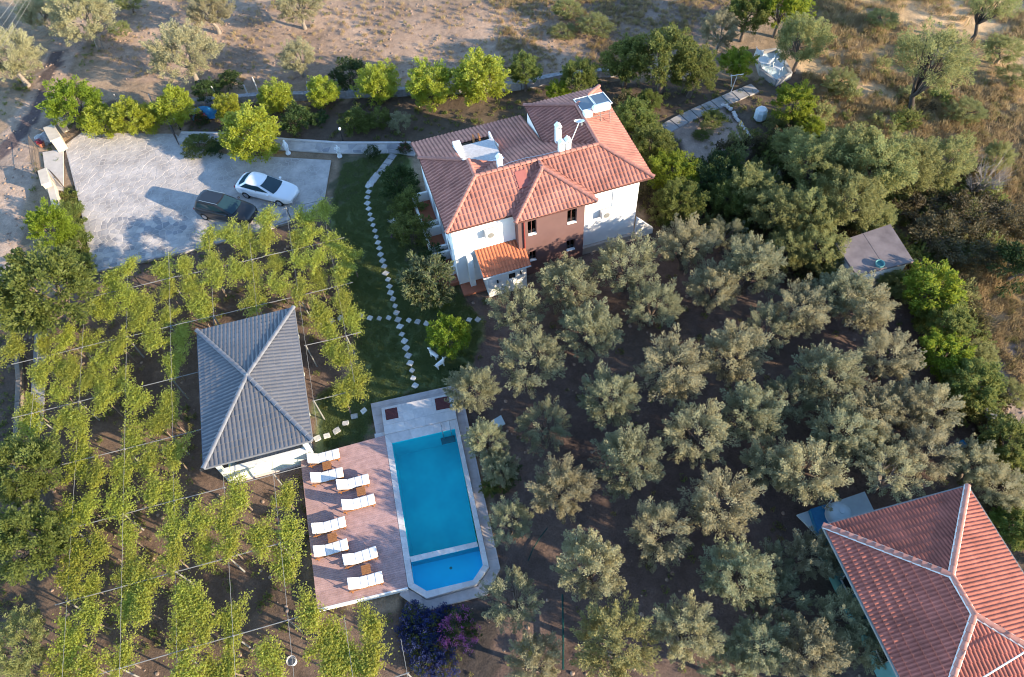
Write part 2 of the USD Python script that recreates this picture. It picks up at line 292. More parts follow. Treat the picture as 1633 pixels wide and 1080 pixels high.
# ------------------------------------------------------------------ ground
rng = np.random.default_rng(7)
def pxpoly(pts, z=0.0): return Polygon([tuple(G(x, y, z)[:2]) for x, y in pts])
from shapely import contains_xy
ZONES = [  # outline in the photograph, base colour, roughness of the surface
    ('field', [(130, -60), (1180, -60), (1140, 20), (1000, 70), (960, 120), (780, 120), (560, 130), (350, 135), (200, 125), (130, 60)], (0.35, 0.245, 0.175), 0.10),
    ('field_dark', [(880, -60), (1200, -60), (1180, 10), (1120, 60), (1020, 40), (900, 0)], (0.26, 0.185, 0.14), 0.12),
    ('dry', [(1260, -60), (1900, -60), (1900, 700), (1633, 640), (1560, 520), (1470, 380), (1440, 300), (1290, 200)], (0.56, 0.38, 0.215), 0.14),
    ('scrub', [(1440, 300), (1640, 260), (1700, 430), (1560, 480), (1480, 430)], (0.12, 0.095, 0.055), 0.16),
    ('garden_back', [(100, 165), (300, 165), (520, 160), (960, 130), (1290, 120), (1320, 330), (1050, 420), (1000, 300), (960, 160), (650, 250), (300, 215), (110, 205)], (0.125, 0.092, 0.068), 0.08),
    ('garden_sand', [(150, 195), (300, 190), (290, 225), (140, 215)], (0.34, 0.25, 0.19), 0.05),
    ('yellow_strip', [(365, 236), (440, 232), (470, 245), (360, 248)], (0.30, 0.16, 0.05), 0.04),
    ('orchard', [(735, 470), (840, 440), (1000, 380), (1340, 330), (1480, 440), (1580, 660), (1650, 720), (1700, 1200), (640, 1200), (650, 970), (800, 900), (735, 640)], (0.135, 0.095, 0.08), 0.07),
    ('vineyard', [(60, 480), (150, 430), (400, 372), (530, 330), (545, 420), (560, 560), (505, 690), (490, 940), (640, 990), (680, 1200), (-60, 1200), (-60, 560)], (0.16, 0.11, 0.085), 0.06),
    ('lawn', [(528, 335), (548, 262), (640, 232), (668, 300), (715, 385), (735, 470), (770, 520), (745, 600), (720, 618), (592, 648), (600, 698), (500, 728), (490, 640), (575, 590), (555, 480)], (0.17, 0.195, 0.085), 0.05),
    ('lawn_top', [(530, 262), (545, 245), (650, 245), (640, 262), (600, 275), (560, 330), (530, 330)], (0.13, 0.12, 0.075), 0.05),
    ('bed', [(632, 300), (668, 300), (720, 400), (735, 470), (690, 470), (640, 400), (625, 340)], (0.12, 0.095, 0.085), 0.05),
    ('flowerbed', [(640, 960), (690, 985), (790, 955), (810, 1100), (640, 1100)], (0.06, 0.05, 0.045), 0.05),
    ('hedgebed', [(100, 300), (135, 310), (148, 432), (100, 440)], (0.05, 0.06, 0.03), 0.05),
    ('veg', [(1080, 205), (1150, 165), (1205, 235), (1180, 262), (1100, 260)], (0.36, 0.265, 0.21), 0.06),
    ('dark_strip', [(82, 78), (101, 80), (80, 140), (66, 185), (44, 214), (14, 246), (-6, 256), (-6, 234), (28, 205), (46, 175), (66, 125)], (0.135, 0.10, 0.095), 0.03),  # narrow strip of darker ground colour along the dirt road
    ('pinkground', [(1560, 560), (1660, 540), (1700, 720), (1590, 680)], (0.34, 0.26, 0.21), 0.06),
]
ROADPX = [(150, 40), (112, 100), (100, 175), (60, 215), (40, 320), (20, 420), (-10, 560), (-40, 760), (-90, 760), (-80, 420), (-30, 280), (20, 190), (60, 120), (88, 60), (110, 0), (150, -20)]
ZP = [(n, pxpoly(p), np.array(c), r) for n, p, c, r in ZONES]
ROADP = pxpoly(ROADPX)
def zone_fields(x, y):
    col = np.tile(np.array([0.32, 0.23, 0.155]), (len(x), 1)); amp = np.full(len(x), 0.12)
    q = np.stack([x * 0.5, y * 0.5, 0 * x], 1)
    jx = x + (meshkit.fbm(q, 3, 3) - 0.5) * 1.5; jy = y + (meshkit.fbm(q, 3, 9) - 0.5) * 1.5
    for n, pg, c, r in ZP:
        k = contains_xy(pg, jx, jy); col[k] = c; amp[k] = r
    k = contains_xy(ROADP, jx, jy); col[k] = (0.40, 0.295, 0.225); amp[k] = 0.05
    k = contains_xy([z for z in ZP if z[0] == 'dark_strip'][0][1], x + (jx - x) * .4, y + (jy - y) * .4); col[k] = (0.135, 0.10, 0.095); amp[k] = 0.03
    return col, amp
def axis(lo, hi, step, far):
    a = np.arange(lo, hi + step / 2, step); o = np.array([8, 25, 60, 140, 400, far])
    return np.concatenate([lo - o[::-1], a, hi + o])
gx, gy = axis(-62, 62, 0.4, 1500.0), axis(-6, 90, 0.4, 1500.0)
X, Y = np.meshgrid(gx, gy, indexing='ij'); xf, yf = X.ravel(), Y.ravel()
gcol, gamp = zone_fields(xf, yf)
q = np.stack([xf, yf, 0 * xf], 1)
big = meshkit.fbm(q * 0.12, 3, 5); fine = meshkit.fbm(q * 0.9, 4, 6); mid = meshkit.fbm(q * 0.33, 3, 8)
gz = -0.02 - gamp * (1.1 * fine + 0.8 * mid)
infield = contains_xy(ZP[0][1], xf, yf)
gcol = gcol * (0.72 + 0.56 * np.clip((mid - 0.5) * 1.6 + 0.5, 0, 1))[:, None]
grn = np.clip((big - 0.5) * 4, 0, 1)[:, None] * np.where(contains_xy(ZP[2][1], xf, yf) | infield, 0.5, 0.12)[:, None]
gcol = gcol * (1 - grn) + grn * np.array([0.15, 0.125, 0.055])
idx = np.arange(len(xf)).reshape(X.shape)
gf = np.stack([idx[:-1, :-1], idx[1:, :-1], idx[1:, 1:], idx[:-1, 1:]], -1).reshape(-1, 4)
POOLIN = Polygon([tuple(G(x, y, 0.45)[:2]) for x, y in [(624.9, 706.5), (725.2, 683.6), (770, 901.2), (754.2, 925), (680.7, 942.6), (660, 930.2)]]).buffer(.3)
POOLP = Polygon([tuple(G(x, y, 0.45)[:2]) for x, y in [(612, 690), (735, 662), (785, 905), (762, 935), (681, 958), (650, 938)]])
cen = np.stack([xf, yf], 1)[gf].mean(1)
gf = gf[~contains_xy(POOLIN, cen[:, 0], cen[:, 1])]
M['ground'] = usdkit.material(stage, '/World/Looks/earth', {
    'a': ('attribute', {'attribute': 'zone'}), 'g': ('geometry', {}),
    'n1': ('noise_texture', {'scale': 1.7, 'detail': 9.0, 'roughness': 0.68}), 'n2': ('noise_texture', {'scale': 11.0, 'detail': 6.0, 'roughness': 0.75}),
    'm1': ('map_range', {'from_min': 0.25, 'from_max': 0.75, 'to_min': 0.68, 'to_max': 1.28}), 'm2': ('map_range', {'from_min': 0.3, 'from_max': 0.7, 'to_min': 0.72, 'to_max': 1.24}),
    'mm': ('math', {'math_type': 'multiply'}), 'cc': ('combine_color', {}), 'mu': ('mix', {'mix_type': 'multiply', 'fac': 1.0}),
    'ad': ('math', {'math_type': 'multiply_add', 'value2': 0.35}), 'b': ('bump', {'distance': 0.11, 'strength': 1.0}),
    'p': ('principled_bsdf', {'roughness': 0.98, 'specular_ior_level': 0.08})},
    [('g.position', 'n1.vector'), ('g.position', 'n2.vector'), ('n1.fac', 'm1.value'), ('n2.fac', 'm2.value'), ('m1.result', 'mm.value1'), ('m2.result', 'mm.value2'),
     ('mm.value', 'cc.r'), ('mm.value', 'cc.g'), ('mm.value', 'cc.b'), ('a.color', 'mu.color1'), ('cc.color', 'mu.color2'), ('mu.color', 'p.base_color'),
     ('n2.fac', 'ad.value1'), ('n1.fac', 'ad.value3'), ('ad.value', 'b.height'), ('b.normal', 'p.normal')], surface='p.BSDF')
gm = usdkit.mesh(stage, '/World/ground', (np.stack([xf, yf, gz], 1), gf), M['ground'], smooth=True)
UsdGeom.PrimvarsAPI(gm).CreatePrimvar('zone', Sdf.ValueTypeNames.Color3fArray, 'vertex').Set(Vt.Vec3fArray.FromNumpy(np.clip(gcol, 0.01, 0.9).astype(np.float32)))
tag(gm, 'bare and grassy earth under the gardens, grove and fields', None, None, 'structure')

# dirt road and the darker strip along it are part of the ground colour; the driveway is laid on top
# ------------------------------------------------------------------ paved driveway
def voronoi_cells(poly, spacing, seed, stretch=(1.0, 1.0)):
    r = np.random.default_rng(seed); x0, y0, x1, y1 = poly.bounds; pts = []
    nx, ny = int((x1 - x0) / spacing) + 3, int((y1 - y0) / spacing) + 3
    for i in range(-1, nx):
        for j in range(-1, ny):
            pts.append((x0 + (i + .5 * (j % 2)) * spacing + r.uniform(-.46, .46) * spacing, y0 + j * spacing + r.uniform(-.46, .46) * spacing))
    pts = np.array(pts) * np.array(stretch) + 0; vor = Voronoi(pts); out = []
    for k in vor.point_region:
        reg = vor.regions[k]
        if -1 in reg or len(reg) < 3: continue
        c = Polygon(vor.vertices[reg]).intersection(poly)
        if c.geom_type == 'Polygon' and c.area > 0.02: out.append(c)
    return out
def slab_mesh(cell, gap, z0, z1, bev=0.012):
    """A stone: the cell less its joint, with a chamfered top edge."""
    c = cell.buffer(-gap, join_style=2)
    if c.is_empty: return None
    if c.geom_type != 'Polygon': c = max(c.geoms, key=lambda g: g.area)
    c = c.simplify(0.01); top = c.buffer(-bev, join_style=2)
    if c.area < 0.008 or top.is_empty or top.geom_type != 'Polygon': return None
    mb = MB()
    P = np.array(c.exterior.coords)[:-1]; h = trimesh.convex.convex_hull(np.vstack([np.c_[P, np.full(len(P), z0)], np.c_[P, np.full(len(P), z1 - bev)], np.c_[np.array(top.exterior.coords)[:-1], np.full(len(top.exterior.coords) - 1, z1)]]))
    return mb.tm(h)
DRIVEP = pxpoly([(103, 232), (130, 212), (280, 214), (300, 232), (360, 246), (528, 256), (515, 332), (400, 372), (290, 402), (148, 432), (128, 330)])
drive = thing('driveway', 'pale crazy-paved stone parking court inside the gate', None, kind='structure')
part(drive, 'mortar_bed', MB().prism(DRIVEP, -0.06, 0.022), M['joint'])
cells = voronoi_cells(DRIVEP.buffer(-0.03), 0.44, 3)
cells.sort(key=lambda c: c.centroid.y)
rs = np.random.default_rng(5); rest = MB(); n = 0
for c in cells:
    s = slab_mesh(c, rs.uniform(0.010, 0.024), -0.02, 0.034 + rs.uniform(-.006, .008))
    if s is None: continue
    if n < 300: part(drive, 'flagstone', s, M['flag']); n += 1
    else: rest.add(*s.out())
if rest.n: part(drive, 'flagstones', rest, M['flag'], kind='stuff')
part(drive, 'gate_apron', MB().prism(pxpoly([(68, 243), (101, 238), (101, 305), (88, 302), (74, 288)]), -.08, .016), M['joint'])

# ------------------------------------------------------------------ garden paths
def strip(pts, width, z=0.0):
    return LineString([tuple(G(x, y, z)[:2]) for x, y in pts]).buffer(width / 2, cap_style=2, join_style=1)
gp = thing('garden_path', 'grey paved path along the back of the garden to the house', None, kind='structure')
band = strip([(285, 218), (370, 220), (450, 230), (540, 236), (640, 236), (665, 240)], 1.25)
part(gp, 'path_bed', MB().prism(band, -0.08, 0.02), M['joint'])
for c in voronoi_cells(band.buffer(-.02), 0.75, 11):
    s = slab_mesh(c, 0.02, -0.02, 0.04)
    if s: part(gp, 'flagstone', s, M['flag'])
kerb = LineString([tuple(G(x, y)[:2]) for x, y in [(290, 213), (370, 214), (450, 223), (540, 229), (655, 229)]]).buffer(0.09, cap_style=2)
part(gp, 'kerb', MB().prism(kerb, -0.1, 0.13), M['coping'])
fp = thing('gravel_footpath', 'narrow pale footpath curving down from the garden path', None, kind='structure')
for i in range(7):
    seg = strip([(628 - i * 6, 246 + i * 8), (622 - i * 6, 254 + i * 8)] if i < 4 else [(604 - (i - 4) * 6, 276 + (i - 4) * 7), (598 - (i - 4) * 5, 284 + (i - 4) * 7)], 0.62)
    s = slab_mesh(seg, 0.02, -0.05, 0.03); part(fp, 'paving_slab', s, M['flag'])
# stepping stones across the lawn
ss = thing('stepping_stones', 'line of white square stepping stones across the lawn', None, kind='structure')
STEPS = [(588, 306), (586, 315), (586, 324), (588, 333), (590, 342), (592, 350), (595, 359), (598, 368), (600, 378), (603, 387), (605, 396), (607, 406), (610, 416), (613, 425), (615, 436), (619, 446), (621, 457), (623, 467), (627, 477), (630, 488), (632, 499), (635, 510), (638, 521), (641, 533), (645, 544), (648, 555), (651, 567), (654, 579), (657, 591), (659, 603), (662, 615),
         (576, 504), (590, 507), (605, 508), (620, 507), (652, 511), (666, 513), (680, 516), (748, 510), (762, 510), (543, 507), (528, 512), (511, 518), (580, 655), (565, 664), (551, 675), (537, 687), (521, 695), (506, 699), (588, 297), (593, 290)]
for i, (x, y) in enumerate(STEPS):
    g = G(x, y); w = 0.36 * rs.uniform(.85, 1.1)
    sq = affinity.rotate(sbox(-w / 2, -w / 2, w / 2, w / 2), 12 + 45 + rs.uniform(-8, 8), origin=(0, 0)) if i < 43 else affinity.rotate(sbox(-w * .6, -w / 2, w * .6, w / 2), rs.uniform(0, 40), origin=(0, 0))
    cs = np.array(sq.exterior.coords)[:-1]; mids = (cs + np.roll(cs, -1, 0)) / 2 * rs.uniform(.92, 1.08, (4, 1))
    sq = Polygon(np.stack([cs * rs.uniform(.85, 1.05, (4, 1)), mids], 1).reshape(-1, 2)).convex_hull
    s = slab_mesh(affinity.translate(sq, g[0], g[1]), 0.0, -0.08, 0.035)
    part(ss, 'stepping_stone', s, M['step'])
# concrete path on the right, in cast slabs
cp = thing('concrete_path', 'pale concrete path of cast slabs beside the vegetable plot', None, kind='structure')
line = LineString([tuple(G(x, y)[:2]) for x, y in [(1060, 206), (1085, 192), (1140, 167), (1168, 155), (1205, 140)]])
N_ = 9
for i in range(N_):
    a, b = line.interpolate((i + .04) / N_, normalized=True), line.interpolate((i + .96) / N_, normalized=True)
    mid_ = line.interpolate((i + .5) / N_, normalized=True)
    s = slab_mesh(LineString([a, mid_, b]).buffer(0.55, cap_style=2), 0.0, -0.1, 0.05); part(cp, 'concrete_slab', s, M['concrete'])
bay_path = strip([(52, 520), (58, 600), (62, 680)], 0.85)
vp = thing('vineyard_path', 'short worn concrete path under the vines by the left edge', None, kind='structure')
ln = LineString([tuple(G(x, y)[:2]) for x, y in [(66, 530), (62, 600), (57, 690)]])
for i in range(6):
    s = slab_mesh(LineString([ln.interpolate((i + .03) / 6, normalized=True), ln.interpolate((i + .97) / 6, normalized=True)]).buffer(0.42, cap_style=2), 0, -.06, 0.035)
    part(vp, 'concrete_slab', s, M['concrete'])
# ------------------------------------------------------------------ tiled roofs
def convex_range(poly, s):
    lo, hi = 1e9, -1e9; n = len(poly)
    for i in range(n):
        (s0, t0), (s1, t1) = poly[i], poly[(i + 1) % n]
        if abs(s1 - s0) < 1e-9: continue
        k = (s - s0) / (s1 - s0)
        if -1e-6 <= k <= 1 + 1e-6:
            t = t0 + k * (t1 - t0); lo = min(lo, t); hi = max(hi, t)
    return (lo, hi) if hi > lo else (lo, lo)

def tiles(poly, d, zf, tw=0.25, cl=0.36, amp=0.032, lip=0.022, sub=6, prof='roll'):
    """Corrugated tile courses over a convex plan polygon. d: uphill plan direction, zf(a, b): plane height."""
    d = np.array(d, float); d /= np.linalg.norm(d); e = np.array([d[1], -d[0]])
    pl = [(np.dot(p, e), np.dot(p, d)) for p in np.array(poly, float)]
    smin, smax = min(p[0] for p in pl), max(p[0] for p in pl)
    tmin = min(p[1] for p in pl); tmax = max(p[1] for p in pl)
    ss_ = np.unique(np.clip(np.concatenate([np.arange(math.floor(smin / tw) * sub, math.ceil(smax / tw) * sub + 1) * tw / sub, [p[0] for p in pl]]), smin, smax))
    grid_ = np.isclose((ss_ / tw + .5) % 1.0, .5, atol=1e-4); prev_ = np.concatenate([np.zeros(len(ss_), int), np.full(int(grid_.sum()), -1)]); ss_ = np.concatenate([ss_, ss_[grid_]]); od_ = np.lexsort((prev_, ss_)); ss_, prev_ = ss_[od_], prev_[od_]
    rg = [convex_range(pl, s) for s in ss_]
    rr = np.random.default_rng(int(abs(smin * 100 + tmax * 37)) + 3)
    mb = MB(); K = int(math.ceil((tmax - tmin) / cl))
    jit = rr.normal(0, .006, (K + 1, int((smax - smin) / tw) + 5))
    phase = (ss_ / tw) % 1.0
    if prof == 'roll': hp = np.where(phase < .72, np.sin(phase / .72 * math.pi) ** .7 * amp, -0.35 * amp * np.sin((phase - .72) / .28 * math.pi))
    else: hp = amp * (np.abs(((phase + .5) % 1) - .5) < .12) + amp * .25 * np.sin(phase * 2 * math.pi)
    col = np.clip(np.floor(ss_ / tw + 1e-4).astype(int) - int(math.floor(smin / tw)) + prev_, 0, None)
    lo = np.array([r[0] for r in rg]); hi = np.array([r[1] for r in rg])
    def pt(s, t, h):
        P = s[:, None] * e + t[:, None] * d
        return np.c_[P, zf(P[:, 0], P[:, 1]) + h]
    n = len(ss_)
    for k in range(K):
        t0 = np.clip(tmin + k * cl, lo, hi); t1 = np.clip(tmin + (k + 1) * cl, lo, hi)
        live = (t1 - t0) > 1e-4
        seg = (live[:-1] | live[1:]) & (np.diff(ss_) > 1e-6)
        if not seg.any(): continue
        A0 = pt(ss_, t0, hp * .9 - 0.002); A = pt(ss_, t0, hp + lip + jit[k][col]); B = pt(ss_, t1, hp * .92)
        i = np.nonzero(seg)[0]
        q1 = np.stack([i, i + 1, i + 1 + n, i + n], 1)
        mb.add(np.vstack([A, B]), q1)
        mb.add(np.vstack([A0, A]), q1)
    return mb

def cap_row(parent, p0, p1, mat, rad=0.12, ln=0.40, name='ridge_tile', lift=0.03, n=6, mortar=None):
    p0, p1 = np.array(p0, float), np.array(p1, float); L = np.linalg.norm(p1 - p0); k = max(1, int(round(L / ln)))
    t = (p1 - p0) / L; side = np.cross(t, [0, 0, 1.]); side /= np.linalg.norm(side); up = np.cross(side, t)
    if mortar is not None:
        mb = MB()
        an = np.linspace(0, math.pi, 7)
        V = np.vstack([q + (np.cos(an)[:, None] * side * (rad + .045) + np.sin(an)[:, None] * up * rad * .62) for q in (p0, p1)])
        mb.add(V, [[i, i + 1, i + 8, i + 7] for i in range(6)])
        part(parent, 'ridge_mortar', mb, mortar)
    for i in range(k):
        a, b = p0 + t * L * i / k - t * .03, p0 + t * L * (i + 1) / k
        an = np.linspace(-.1, math.pi + .1, n + 1); V = []
        for q, r, h in ((a, rad * 1.22, lift + .03), (b, rad * .94, lift)):
            V.append(q + np.cos(an)[:, None] * side * r + np.sin(an)[:, None] * up * r * .8 + up * h * .6)
        V.append(V[0] * 1 - 0 * up); V = np.vstack(V)
        mb = MB(); f = [[j, j + 1, j + n + 2, j + n + 1] for j in range(n)]
        mb.add(V, f)
        c = np.vstack([V[:n + 1], (a - up * .02)[None]]); mb.add(c, [[j + 1, j, n + 1] for j in range(n)])
        part(parent, name, mb, mat, smooth=50)

def eave_board(mb, p0, p1, h=0.14, th=0.05):
    p0, p1 = np.array(p0, float), np.array(p1, float); t = p1 - p0; t /= np.linalg.norm(t); s_ = np.cross(t, [0, 0, 1.]) * th
    for q, r in ((p0, p1),):
        V = [q, r, r + s_, q + s_]; V = np.array(V + [v - [0, 0, h] for v in V])
        mb.tm(trimesh.convex.convex_hull(V))

# ------------------------------------------------------------------ pool
ZC = 0.45
INNER = [G(x, y, ZC)[:2] for x, y in [(624.9, 706.5), (725.2, 683.6), (770, 901.2), (754.2, 925), (680.7, 942.6), (660, 930.2)]]
OUTER = [G(x, y, ZC)[:2] for x, y in [(613.5, 693.5), (729, 668), (780, 904), (760, 932), (680.3, 954.5), (650.5, 936)]]
DIV = [G(x, y, ZC)[:2] for x, y in [(653.0, 888), (760.4, 863.7), (763, 871.3), (655.7, 896.4)]]
pool = thing('swimming_pool', 'long blue swimming pool with a paddling end behind a low divider', 'swimming pool')
shell = Polygon(OUTER, [INNER][0:0]).difference(Polygon(INNER))
part(pool, 'pool_wall', MB().prism(shell.buffer(-.02), -0.15, ZC - 0.035), M['coping'])
for i in range(6):
    a0, a1, b0, b1 = INNER[i], INNER[(i + 1) % 6], OUTER[i], OUTER[(i + 1) % 6]
    k = max(1, int(round(np.linalg.norm(a1 - a0) / 0.62)))
    for j in range(k):
        f0, f1 = j / k, (j + 1) / k
        s = slab_mesh(Polygon([a0 + (a1 - a0) * f0, a0 + (a1 - a0) * f1, b0 + (b1 - b0) * f1, b0 + (b1 - b0) * f0]), 0.003, ZC - .036, ZC, bev=.006)
        part(pool, 'coping_slab', s, M['coping'])
for j in range(6):
    s = slab_mesh(Polygon([DIV[0] + (DIV[1] - DIV[0]) * j / 6, DIV[0] + (DIV[1] - DIV[0]) * (j + 1) / 6, DIV[3] + (DIV[2] - DIV[3]) * (j + 1) / 6, DIV[3] + (DIV[2] - DIV[3]) * j / 6]), .003, ZC - .05, ZC - .002, bev=.006)
    part(pool, 'divider_slab', s, M['coping'])
mainp = Polygon([INNER[0], INNER[1], DIV[1], DIV[0]]); smallp = Polygon([DIV[3], DIV[2], INNER[2], INNER[3], INNER[4], INNER[5]])
def basin(pg, zb, zt):
    P = np.array(pg.exterior.coords)[:-1]; n = len(P); mb = MB()
    V = np.vstack([np.c_[P, np.full(n, zt)], np.c_[P, np.full(n, zb)]])
    mb.add(V, [[i, (i + 1) % n, n + (i + 1) % n, n + i] for i in range(n)])
    mb.add(np.c_[P, np.full(n, zb)], [[0, i, i + 1] for i in range(1, n - 1)]); return mb
part(pool, 'main_basin', basin(mainp, -1.35, ZC - .04), M['pooltile'])
part(pool, 'paddling_basin', basin(smallp, -0.30, ZC - .04), M['pooltile_light'])
part(pool, 'divider_wall', MB().prism(Polygon(DIV), -1.3, ZC - .055), M['pooltile'])
for pg in (mainp, smallp):
    P = np.array(pg.buffer(-.002).exterior.coords)[:-1]
    part(pool, 'water', MB().add(np.c_[P, np.full(len(P), ZC - .13)], [[0, i, i + 1] for i in range(1, len(P) - 1)]), M['water'])
pu_ = (INNER[1] - INNER[0]); pu_ = pu_ / np.linalg.norm(pu_); pv_ = np.array([pu_[1], -pu_[0]])
st0 = INNER[1] - pu_ * .95 + pv_ * .05
part(pool, 'ladder_step', MB().prism(Polygon([st0, st0 + pu_ * .85, st0 + pu_ * .85 + pv_ * .4, st0 + pv_ * .4]), -.35, -.28), M['solar'])
for off in (.25, .75):
    c = np.array([*(INNER[1] - pu_ * off), 0]); n3 = np.array([*(-pv_), 0])
    pts = [c + n3 * .35 + [0, 0, ZC], c + n3 * .33 + [0, 0, ZC + .45], c + n3 * .2 + [0, 0, ZC + .62], c - n3 * .02 + [0, 0, ZC + .55], c - n3 * .1 + [0, 0, ZC + .2], c - n3 * .12 + [0, 0, ZC - .8]]
    part(pool, 'ladder_rail', MB().tube(pts, .028, 7), M['metal'], smooth=50)
part(pool, 'floor_drain', MB().lathe([(0, .012), (.07, .012), (.08, 0)], 12, (*G(719, 906, -.3)[:2], -.297)), M['galv'])

ter = thing('pool_terrace', 'raised pale stone terrace at the head of the pool with a lower walkway', None, kind='structure')
TZ = 0.50
TERR = Polygon([G(x, y, TZ)[:2] for x, y in [(608, 651), (722, 627), (729.2, 667.5), (613.5, 693)]])
part(ter, 'terrace_base', MB().prism(TERR.buffer(-.012), -0.1, TZ - .03), M['coping'])
HATCH = [Polygon([G(x, y, TZ)[:2] for x, y in q]) for q in ([(613.4, 653.3), (632.8, 649.3), (636, 666.5), (616, 670.7)], [(693, 636), (715, 631.5), (719, 650.7), (695.8, 655)])]
def grid_slabs(parent, poly, ang, sx, sy, z0, z1, mt, gap=.003, name='paving_slab', stagger=True, bev=.005):
    loc = affinity.rotate(poly, -ang, origin=(0, 0)); x0, y0, x1, y1 = loc.bounds
    ny = int(math.ceil((y1 - y0) / sy)); nx = int(math.ceil((x1 - x0) / sx)) + 1
    for j in range(ny):
        for i in range(-1, nx):
            xo = x0 + (i + (.5 if stagger and j % 2 else 0)) * sx
            c = sbox(xo, y0 + j * sy, xo + sx, y0 + (j + 1) * sy).intersection(loc)
            for g in getattr(c, 'geoms', [c]):
                if g.geom_type != 'Polygon' or g.area < .02: continue
                g = affinity.rotate(g, ang, origin=(0, 0))
                s = slab_mesh(g, gap, z0, z1, bev) if g.convex_hull.area - g.area < .01 else MB().prism(g.buffer(-gap, join_style=2), z0, z1)
                if s: part(parent, name, s, mt)
grid_slabs(ter, TERR.difference(HATCH[0].buffer(.03, join_style=2)).difference(HATCH[1].buffer(.03, join_style=2)), 9.3, .62, .62, TZ - .031, TZ, M['coping'], stagger=False)
WALK = pxpoly([(591, 643.6), (734, 612), (741, 646), (772, 790), (798, 906.5), (777, 948), (675, 975.6), (637, 949), (640, 939), (651, 937), (613.5, 694), (600, 695)], .12)
WALK = WALK.difference(Polygon(OUTER).buffer(.005)).difference(TERR.buffer(.005)).buffer(-.01).buffer(.01)
WALK = max(WALK.geoms, key=lambda g: g.area) if WALK.geom_type != 'Polygon' else WALK
part(ter, 'walkway_base', MB().prism(WALK.buffer(-.015), -0.2, .095), M['pinkstone'])
grid_slabs(ter, WALK, 9.3, .6, .6, .09, .12, M['pinkstone'], stagger=False)
part(ter, 'step', MB().prism(pxpoly([(597, 692), (613, 689), (614, 696), (598, 699)], .3), -.1, .3), M['coping'])
for h in HATCH:
    g = thing('hatch_cover', ['dark red slatted hatch cover at the left of the pool terrace', 'dark red slatted hatch cover half under the olive tree on the pool terrace'][HATCH.index(h)], 'hatch cover')
    P = np.array(h.exterior.coords)[:4]
    part(g, 'frame', MB().prism(Polygon(P).buffer(.028, join_style=2).difference(Polygon(P)), TZ - .03, TZ + .012), M['coping'])
    for i in range(9):
        q = [P[0] + (P[3] - P[0]) * (i + .06) / 9, P[1] + (P[2] - P[1]) * (i + .06) / 9, P[1] + (P[2] - P[1]) * (i + .94) / 9, P[0] + (P[3] - P[0]) * (i + .94) / 9]
        part(g, 'slat', MB().prism(Polygon(q), TZ - .025, TZ + .006), M['maroon'])
    part(g, 'backing', MB().prism(Polygon(P), TZ - .06, TZ - .02), M['dark'])

# deck
DZ = 0.44
DK = [G(x, y, DZ)[:2] for x, y in [(479, 731), (613.5, 694.5), (650, 936.5), (506, 971)]]
deck = thing('pool_deck', 'reddish timber deck beside the pool', None, kind='structure')
part(deck, 'deck_frame', MB().prism(Polygon(DK).buffer(-.04), -.1, DZ - .03), M['oldwood'])
nb = 74
for i in range(nb):
    f0, f1 = (i + .025) / nb, (i + .975) / nb
    a, b, c, d = DK[0] + (DK[3] - DK[0]) * f0, DK[1] + (DK[2] - DK[1]) * f0, DK[1] + (DK[2] - DK[1]) * f1, DK[0] + (DK[3] - DK[0]) * f1
    s = slab_mesh(Polygon([a, b, c, d]), 0, DZ - .03, DZ + rs.uniform(-.002, .002), bev=.004); part(deck, 'deck_board', s, M['deck'])
fr = MB(); 
a, b = DK[3], DK[2]; n2 = (b - a) / np.linalg.norm(b - a); n2 = np.array([n2[1], -n2[0]])
part(deck, 'white_edge_board', MB().prism(Polygon([a, b, b + n2 * .07, a + n2 * .07]), 0.05, DZ + .01), M['whitepaint'])

# ------------------------------------------------------------------ gazebo
GZ = 2.8
gq = [G(x, y, GZ)[:2] for x, y in [(315, 527.8), (468, 490), (497.8, 702), (324, 746.5)]]
gang = math.atan2(*((gq[1] - gq[0]) + (gq[2] - gq[3]))[::-1]); gorg = sum(gq) / 4
gw, gl = (np.linalg.norm(gq[1] - gq[0]) + np.linalg.norm(gq[2] - gq[3])) / 4, (np.linalg.norm(gq[1] - gq[2]) + np.linalg.norm(gq[0] - gq[3])) / 4
gaz = thing('gazebo', 'open pavilion with a blue-grey hipped tile roof among the vines', 'gazebo', (gorg[0], gorg[1], 0), gang)
rise = 0.80
sx_, sy_ = rise / gw, rise / gl
C = {'sw': (-gw, -gl), 'se': (gw, -gl), 'ne': (gw, gl), 'nw': (-gw, gl), 'o': (0, 0)}
gtop = GZ - .02
for poly, d, zf in (([C['sw'], C['se'], C['o']], (0, 1), lambda a, b: gtop + (b + gl) * sy_), ([C['ne'], C['nw'], C['o']], (0, -1), lambda a, b: gtop + (gl - b) * sy_),
                    ([C['se'], C['ne'], C['o']], (-1, 0), lambda a, b: gtop + (gw - a) * sx_), ([C['nw'], C['sw'], C['o']], (1, 0), lambda a, b: gtop + (a + gw) * sx_)):
    part(gaz, 'roof_tiles', tiles(poly, d, zf, tw=.24, cl=.36, amp=.027, lip=.026), M['slate'], kind='stuff')
for k in ('sw', 'se', 'ne', 'nw'):
    cap_row(gaz, (*C[k], gtop + .03), (0, 0, gtop + rise + .03), M['slate_ridge'], rad=.115, ln=.42)
part(gaz, 'finial', MB().lathe([(.17, gtop + rise), (.17, gtop + rise + .1), (.08, gtop + rise + .16), (.02, gtop + rise + .2)], 12), M['slate_ridge'], smooth=40)
soff = MB(); V = [(*C[k], gtop - .05) for k in ('sw', 'se', 'ne', 'nw')] + [(0, 0, gtop + rise - .08)]
soff.add(V, [[0, 4, 1], [1, 4, 2], [2, 4, 3], [3, 4, 0]]); part(gaz, 'ceiling', soff, M['oldwood'])
fas = MB()
